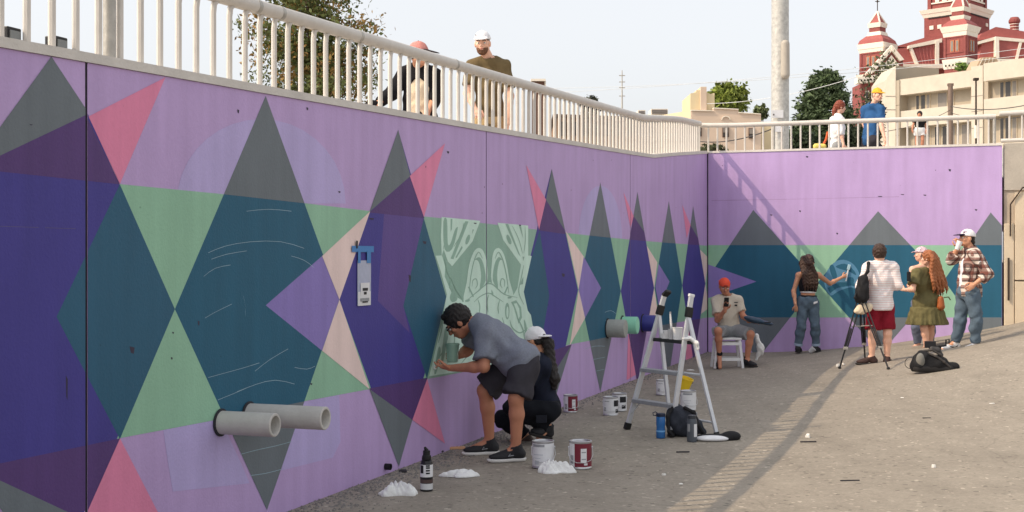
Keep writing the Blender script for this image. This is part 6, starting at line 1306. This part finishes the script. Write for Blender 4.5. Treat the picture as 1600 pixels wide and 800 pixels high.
fbox("corner_pier", 1398, 1406.5, zb, 19.6, .12, -3, STUD); fbox("pier", 1520, 1538, zb, 19.95, .25, -4, STUC); fbox("roof_slab", 1404, 1519, 19.55, 19.7, -.1, -8, STUD)
fbox("fascia", 1545.5, 1640, 18.3, 19.98, .9, -3, STUC); fbox("sill_band", 1545.5, 1640, 14.9, 16.6, .85, -3, STUC); fbox("recess_wall", 1538.5, 1640, zb, 19.8, -.4, -8, STUD); fbox("side_pier", 1538.2, 1545, zb, 19.6, .1, -3, STUD); fbox("base_wall", 1545.5, 1640, zb, 12.4, .8, -3, STUC)
for sx in (1450, 1490, 1535, 1590): pass
for z in (17.05, 15.6, 14.0): fbox("panel_joint", 1398.3, 1406.3, z, z + .03, .135, .11, SHAD); fbox("panel_joint", 1520.3, 1537.7, z, z + .03, .265, .24, SHAD)
def win(px0, px1, z0, z1, o, m):
    f = fbox("window", px0, px1, z0, z1, o + .08, o - .02, FRAME); fbox("pane", px0 + .9, px1 - .9, z0 + .07, z1 - .07, o + .1, o + .05, m, f)
for x0, x1, m in ((1420, 1426, GLASS), (1427.5, 1435.5, GLASS), (1436.5, 1442.5, GLASSL), (1453.5, 1469.5, GLASSL), (1470.5, 1480, GLASSL), (1506, 1514, GLASSL)): win(x0, x1, 16.5, 18.04, -1.2, m)
for x0, x1, m in ((1417, 1429, GLASSL), (1431, 1443, GLASSL), (1449, 1458, GLASS), (1461, 1473, GLASS), (1475, 1482, GLASSL), (1491, 1502, GLASSL), (1505, 1516, GLASS)): win(x0, x1, 12.4, 14.7, -1.2, m)
for x0, x1, m in ((1559, 1566, GLASS), (1567, 1577, GLASS), (1578, 1586, GLASSL), (1597, 1610, GLASS)): win(x0, x1, 16.65, 18.25, -.4, m); win(x0, x1, 12.5, 14.85, -.4, m)
slab("stair_tower", [(1383, 126), (1399.5, 103), (1399.5, 330), (1383, 330)], [131.5, 130.2, 130.2, 131.5], 5, STUC, ob); slab("penthouse", [(1399.5, 103.2), (1467, 107), (1467, 135), (1399.5, 135)], [132, 134, 134, 132], 5, STUD, ob)
for y in (150, 171): slab("panel_joint", [(1383.3, y), (1399.2, y), (1399.2, y + .5), (1383.3, y + .5)], [131.4, 130.1, 130.1, 131.4], .04, SHAD, ob)
ru = slab("seam_roof", [(1523, 109), (1533, 90), (1556, 88.5), (1561, 99), (1560, 108)], 128, 3, mat("tan_metal_roof", (186, 160, 132), .6, .06, 2), ob)
for i in range(4): slab("roof_seam", [(1527 + 6.5 * i, 108), (1528.2 + 6.5 * i, 108), (1537.5 + 5.2 * i, 90), (1536.5 + 5.2 * i, 90)], 127.85, .2, STUC, ru)
# ---- low cream building with a stepped parapet tower
cb = thing("corner_shop", "low pinkish cream building with a stepped parapet tower behind the wall corner", "building", V(P(1110, 0, 80).x, 80, up_z(78))); PINKC = mat("pinkish_render", (208, 186, 166), .85, .06, .8); YELC = mat("pale_yellow_render", (216, 200, 164), .85, .06, .8)
slab("front_wall", [(1080, 172.5), (1115, 173.5), (1115, 169), (1154, 171), (1154, 176), (1189, 178.5), (1189, 300), (1080, 300)], 80, 10, PINKC, cb); slab("side_wall", [(1010, 184), (1079.8, 172.2), (1079.8, 300), (1010, 300)], [92, 80.2, 80.2, 92], 3, YELC, cb)
slab("coping", [(1080, 171.5), (1115, 172.5), (1115, 173.6), (1080, 173)], 79.9, .5, TRIM, cb); slab("coping", [(1115, 168), (1154, 170), (1154, 171.4), (1115, 169.4)], 79.9, .5, TRIM, cb); slab("coping", [(1154, 175), (1189, 177.5), (1189, 178.8), (1154, 176.4)], 79.9, .5, TRIM, cb)
slab("parapet_tower", [(1079, 172), (1079, 146), (1088, 144), (1088, 141), (1095, 141), (1095, 135.5), (1104, 135.5), (1104, 144), (1110, 147), (1116.5, 145), (1116.5, 173)], 80.6, 4, YELC, cb); slab("tower_rib", [(1095, 136), (1104, 136), (1104, 172), (1095, 172)], 80.3, .4, PINKC, cb); slab("right_wing", [(1189, 190), (1206, 191), (1206, 300), (1189, 300)], 82, 6, YELC, cb)
for x0, x1, y0, y1 in ((1090.5, 1096.5, 196, 213), (1129, 1139, 198, 214), (1170, 1179.5, 200, 216)):
    o = slab("window", [(x0, y0), (x1, y0), (x1, y1), (x0, y1)], 79.9, .2, mat("brown_frame", (96, 72, 60), .7), cb); slab("pane", [(x0 + 1, y0 + 1), (x1 - 1, y0 + 1), (x1 - 1, y0 + 9), (x0 + 1, y0 + 9)], 79.85, .1, GLASSL, o); slab("pane", [(x0 + 1, y0 + 10), (x1 - 1, y0 + 10), (x1 - 1, y1 - 1), (x0 + 1, y1 - 1)], 79.85, .1, GLASS, o)
slab("arch_mould", arc(1134.5, 187, 7, 6, 0, 180, 10) + [(p[0], p[1]) for p in reversed(arc(1134.5, 187, 5.8, 4.8, 0, 180, 10))], 79.9, .2, TRIM, cb)
for px0, px1, y0, y1, Y, lb in ((997, 1008.5, 172, 190, 96, "small grey roof unit left of the cream building"), (1017.5, 1043.5, 170, 190, 92, "wider grey louvred roof unit beside the cream building")):
    t = thing("roof_unit", lb, "roof unit", P((px0 + px1) / 2, y1, Y)); slab("casing", [(px0, y0), (px1, y0), (px1, y1), (px0, y1)], Y, 2, TRIM, t)
    for i in range(3): slab("louvre", [(px0 + 1, y0 + 1.2 + 2.4 * i), (px1 - 1, y0 + 1.2 + 2.4 * i), (px1 - 1, y0 + 2.9 + 2.4 * i), (px0 + 1, y0 + 2.9 + 2.4 * i)], Y - .1, .2, mat("louvre_grey", (128, 122, 120), .6), t)
# ---- long low brown building and a kiosk seen between the bars
lb_ = thing("low_building", "long low brown building far behind the dense railing bars", "building", V(P(930, 0, 70).x, 70, up_z(66))); BRN = mat("brown_cladding", (142, 112, 88), .85, .15, 1)
slab("wall", [(868, 181), (1030, 186), (1030, 290), (868, 290)], 70, 8, BRN, lb_); slab("roof", [(864, 178), (1034, 183.5), (1034, 186.5), (864, 181.5)], 69.5, 9, mat("dark_roof", (84, 66, 56), .8), lb_)
for i in range(9): x = 876 + 17 * i; slab("window", [(x, 190), (x + 9, 190), (x + 9, 212), (x, 212)], 69.9, .3, GLASS, lb_)
kz = P(841, 123.5, 30); kk = thing("kiosk", "tall narrow brown kiosk rising just above the long railing", "kiosk", V(kz.x, 30.5, up_at(kz.x, 30))); slab("cabinet", [(831, 126), (851, 126), (851, 230), (831, 230)], 30, .35, mat("dark_brown_panel", (96, 66, 52), .7, .1, 3), kk); slab("lintel", [(829.5, 123), (852.5, 123), (852.5, 126.5), (829.5, 126.5)], 29.95, .45, TRIM, kk); slab("edge_strip", [(851, 126), (853, 126), (853, 230), (851, 230)], 29.97, .4, STUC, kk)
# ---- steel pole with a control cabinet, utility poles, mast, wires
bp_ = P(1219, 232, 26); zz = up_at(bp_.x, 26); t = thing("lamp_post", "thick mottled galvanised steel pole rising behind the short wall", "pole", V(bp_.x, 26, zz))
PGAL = mat("mottled_zinc", (190, 188, 182), .55, .34, 13, .1, 30, metal=.25); MB().lathe([(.3, 0), (.3, .04), (.182, .05), (.175, 3), (.165, 9.5), (0, 9.55)], V(bp_.x, 26, zz), 24).build("shaft", PGAL, t, smooth=True)
MB().tube([V(bp_.x, 26, zz + 9.3), V(bp_.x - .3, 25.2, zz + 9.9), V(bp_.x - .8, 23.6, zz + 10.1)], .06, 10).build("arm", PGAL, t, smooth=True); MB().box(V(bp_.x - .95, 23.2, zz + 10.08), .3, .8, .14).build("lamp_head", GALV, t, bevel=.03)
c = P(1227, 92, 25.78); S = Sdf().rc(c + V(0, 0, .3), c + V(0, 0, -.32), .085, .09); skin("control_box", [S.mesh(.012)], mat("grey_box", (176, 168, 156), .6, .08, 10), t)
for y0, y1 in ((172, 184), (190, 206)): slab("sign_plate", [(1206, y0), (1224, y0), (1224, y1), (1206, y1)], 25.79, .015, WHITEL, t)
MB().box(P(1209, 179, 25.77), .02, .02, .03).build("bolt", IRON, t)
def wpole(px, y, Y, r, m, lb, name="utility_pole", cat="pole", extra=None):
    a = P(px, y, Y); z = up_at(a.x, Y); o = thing(name, lb, cat, V(a.x, Y, z)); MB().tube([V(a.x, Y, z - .3), a], [r * 1.15, r], 10).build("shaft", m, o, smooth=True)
    if extra: extra(o, a)
    return a
WP = mat("weathered_pole", (126, 108, 96), .9, .2, 8, .3, 30)
a1 = wpole(1485, 131, 70, .13, WP, "weathered wooden pole in front of the office windows", extra=lambda o, a: MB().box(a + V(0, 0, -.05), .3, .2, .14).build("cap", WP, o))
a2 = wpole(1525, 126, 68, .045, IRON, "thin dark post with a small box on top beside the wooden pole", "street_light", extra=lambda o, a: [MB().box(a + V(0, 0, .07), .26, .22, .14).build("lamp_box", IRON, o, bevel=.02), MB().tube([P(1525, 216, 67.9), P(1525, 196, 67.9)], .09, 10).build("sleeve", TRIM, o)])
a3 = P(972, 110, 150); o = thing("antenna_mast", "thin pale lattice mast far off above the long railing", "mast", V(a3.x, 150, up_z(140)))
MB().tube([V(a3.x, 150, up_z(140)), a3], [.22, .06], 6).build("shaft", GALV, o)
for y in (118, 128, 137, 150): c = P(972, y, 150); MB().tube([c - V(.35, 0, 0), c + V(.35, 0, 0)], .06, 6).build("crossbar", GALV, o)
def wire(p0, p1, sag, r, lb, m):
    p0 = P(*p0); p1 = P(*p1); pts = [p0 + (p1 - p0) * (i / 16) - V(0, 0, sag * 4 * (i / 16) * (1 - i / 16)) for i in range(17)]; tag(MB().tube(pts, r, 5).build("power_line", m), lb, "wire", "overhead wires")
PW = mat("pale_wire", (206, 208, 208), .6); DW = mat("dark_wire", (58, 54, 52), .6)
wire((840, 146, 110), (1700, 62, 90), .5, .018, "pale overhead wire crossing the sky, upper one", PW); wire((860, 138, 110), (1700, 74, 90), .6, .018, "pale overhead wire crossing the sky below its twin", PW)
wire((1105, 162, 70), (1345, 118, 60), .3, .015, "pale wire running in front of the cone shaped tree", PW)
wire((1485, 166, 69.8), (1680, 143, 50), .4, .022, "dark wire leaving the wooden pole to the right", DW); wire((1485, 176, 69.8), (1680, 160, 50), .5, .016, "lower dark wire leaving the wooden pole to the right", DW); wire((1300, 205, 60), (1485, 172, 69.8), .5, .016, "dark wire reaching the wooden pole from the left", DW); wire((1085, 220, 75), (1210, 200, 60), .3, .03, "dark cable across the front of the cream building", DW)

# ================================================================== trees and shrubs
BARK = mat("bark", (92, 74, 60), .9, .25, 10, .4, 30)
def leafm(n, rgb, var=.5): return mat(n, rgb, .6, var, 2.2, spec=.25)
def leaves(mb, pts, s, r, flat=0.0):
    for p in pts:
        a = V(r.gauss(0, 1), r.gauss(0, 1), r.gauss(0, 1) * (1 - flat)).normalized(); b = a.orthogonal().normalized(); b = (b * math.cos(r.random() * 6.3) + a.cross(b) * math.sin(r.random() * 6.3)); k = s * r.uniform(.6, 1.35); n = len(mb.v); p = Vector(p)
        mb.v += [tuple(p - a * k), tuple(p + b * k * .45), tuple(p + a * k), tuple(p - b * k * .45)]; mb.f.append((n, n + 1, n + 2, n + 3))
def limb(mb, a, b, r0, r1, r, wob=.08):
    m = (a + b) / 2 + V(r.gauss(0, wob), r.gauss(0, wob), r.gauss(0, wob)); mb.tube([a, m, b], [r0, (r0 + r1) / 2, r1], 7); return b
def clumps(r, n, fn, per, sp): return [c + V(r.gauss(0, sp), r.gauss(0, sp), r.gauss(0, sp * .7)) for c in [fn() for _ in range(n)] for _ in range(per)]
# street tree on the left
r = random.Random(21); b0_ = P(480, 175, 24); zg = up_at(b0_.x, 24); base = V(b0_.x, 24, zg); t = thing("street_tree", "leafy street tree with reddish tips standing behind the long railing", "tree", base)
mb = MB(); top = base + V(.05, 0, 4.3); mb.tube([base - V(0, 0, .2), base + V(.03, 0, 1.4), top], [.075, .06, .02], 9); ends = []
for i in range(26):
    z = r.uniform(1.15, 3.9); a = r.uniform(0, 6.28); L = r.uniform(.5, 1.25) * (1.1 - .1 * z); s0 = base + V(.03, 0, z); e = s0 + V(math.cos(a) * L, math.sin(a) * L, L * r.uniform(.35, .9)); limb(mb, s0, e, .028, .006, r); ends.append((s0, e))
mb.build("trunk", BARK, t, smooth=True); f1 = MB(); f2 = MB()
for s0, e in ends:
    for i in range(7):
        c = s0 + (e - s0) * r.uniform(.45, 1.15) + V(r.gauss(0, .1), r.gauss(0, .1), r.gauss(0, .1)); pts = [c + V(r.gauss(0, .13), r.gauss(0, .13), r.gauss(0, .11)) for _ in range(60)]; leaves(f1 if r.random() < .75 else f2, pts, .046, r)
for i in range(170):
    c = base + V(r.gauss(.22, .55), r.gauss(0, .5), 2.75 + r.gauss(0, .55)); leaves(f1 if r.random() < .7 else f2, [c + V(r.gauss(0, .14), r.gauss(0, .14), r.gauss(0, .1)) for _ in range(52)], .046, r)
f1.build("foliage", leafm("leaf_olive", (98, 106, 60)), t); f2.build("foliage_tips", leafm("leaf_rusty", (142, 112, 62)), t)
# broad dark conifer
def conifer(px, ytop, Y, wpx, lb, col, seed, n=260, per=30, name="conifer_tree", s=.16, shape=.8):
    r = random.Random(seed); tp = P(px, ytop, Y); zg = up_at(tp.x, Y); hgt = tp.z - zg; b = V(tp.x, Y, zg); t = thing(name, lb, "tree", b); w = wpx / F * Y / 2; mb = MB(); mb.tube([b - V(0, 0, .3), b + V(0, 0, hgt * .95)], [w * .09, .03], 8); f = MB(); f2 = MB()
    for i in range(n):
        u = r.random() ** .8; z = hgt * (.06 + .94 * u); rad = w * (1 - u) ** shape * (1 if u > .12 else .75) + .05; a = r.uniform(0, 6.28); q = rad * (.55 + .45 * r.random()) * (1 + .12 * math.sin(5 * a + 9 * u)); c = b + V(q * math.cos(a), q * math.sin(a), z - q * .1)
        if i % 9 == 0: mb.tube([b + V(0, 0, z - q * .25), c], [.03, .012], 5)
        leaves(f if r.random() < .7 else f2, [c + V(r.gauss(0, w * .085), r.gauss(0, w * .085), r.gauss(0, w * .05)) for _ in range(per)], s * r.uniform(.8, 1.1), r, .5)
    mb.build("trunk", BARK, t, smooth=True); f.build("foliage", leafm("needle_" + str(seed), col), t); f2.build("foliage_light", leafm("needle_l" + str(seed), tuple(min(255, int(c * 1.22)) for c in col)), t)
conifer(1289, 114, 90, 122, "broad rounded dark green tree behind the short railing", (74, 88, 60), 31, 560, 34, name="evergreen_tree", s=.17, shape=.42)
def bush(px, yb, yt, Y, wpx, lb, col, seed, n=60, per=24, s=.06, name="shrub", cat="shrub", trunk=True):
    r = random.Random(seed); c0 = P(px, (yb + yt) / 2, Y); h = (yb - yt) / F * Y / 2; w = wpx / F * Y / 2; zg = up_at(c0.x, Y); t = thing(name, lb, cat, V(c0.x, Y, min(zg, c0.z - h))); f = MB(); f2 = MB()
    for i in range(n):
        d = V(r.gauss(0, 1), r.gauss(0, 1), r.gauss(0, 1)).normalized() * r.random() ** .4; c = c0 + V(d.x * w, d.y * w, d.z * h); leaves(f if r.random() < .65 else f2, [c + V(r.gauss(0, w * .12), r.gauss(0, w * .12), r.gauss(0, h * .12)) for _ in range(per)], s, r)
    if trunk:
        mb = MB(); mb.tube([V(c0.x, Y, zg - .2), c0], [w * .1, w * .05], 7)
        for i in range(6): a = i * 1.05; mb.tube([V(c0.x, Y, (zg + c0.z) / 2), c0 + V(math.cos(a) * w * .6, math.sin(a) * w * .6, h * .3)], [w * .04, w * .015], 5)
        mb.build("trunk", BARK, t, smooth=True)
    f.build("foliage", leafm("bush_" + str(seed), col), t); f2.build("foliage_light", leafm("bushl_" + str(seed), tuple(min(255, int(c * 1.3)) for c in col)), t)
bush(1384, 250, 88, 145, 92, "dark scrubby tree against the brick gable beside the office block", (70, 74, 50), 32, 130, 22, .24, "scrubby_tree", "tree"); bush(1366, 245, 146, 100, 34, "dark tree behind the man in the yellow cap", (56, 60, 42), 33, 90, 24, .16, "dark_tree", "tree")
bush(1138, 180, 130, 105, 58, "light green tree behind the cream building's parapet tower", (112, 122, 56), 41, 150, 30, .2, "leafy_tree", "tree"); bush(1188, 186, 164, 110, 24, "small grey green tree right of the cream building", (92, 100, 66), 42, 40, 24, .2, "leafy_tree", "tree")
bush(1506, 112, 98, 150, 34, "green shrub growing on the roof edge below the middle turret", (104, 124, 62), 43, 40, 20, .2); bush(1112, 238, 226, 27, 46, "low dark shrub on the street behind the wall corner", (70, 74, 50), 44, 40, 20, .04); bush(922, 190, 149, 70, 28, "rounded dark shrub top just above the long railing", (60, 62, 48), 45, 60, 22, .12)
bush(1250, 240, 205, 27.5, 60, "dense dark hedge behind the bars left of the walking woman", (50, 62, 42), 46, 90, 26, .05); bush(1330, 240, 196, 28, 64, "dark hedge between the two walking people", (46, 56, 40), 47, 90, 26, .05)
c = P(1281, 229, 24.3); t = thing("bag", "small yellow bag beside the walking woman's legs behind the bars", "bag", V(c.x, 24.3, c.z)); skin("pouch", [Sdf().rc(c - V(.07, 0, 0), c + V(.07, 0, 0), .06, .055).mesh(.012)], mat("pale_yellow_cloth", (226, 206, 110), .8, .1, 10), t); MB().tube([c + V(.06, 0, .02), c + V(.12, 0, .14), c + V(.15, 0, .28)], .022, 8).build("strap", mat("orange_strap", (206, 96, 52), .8), t)
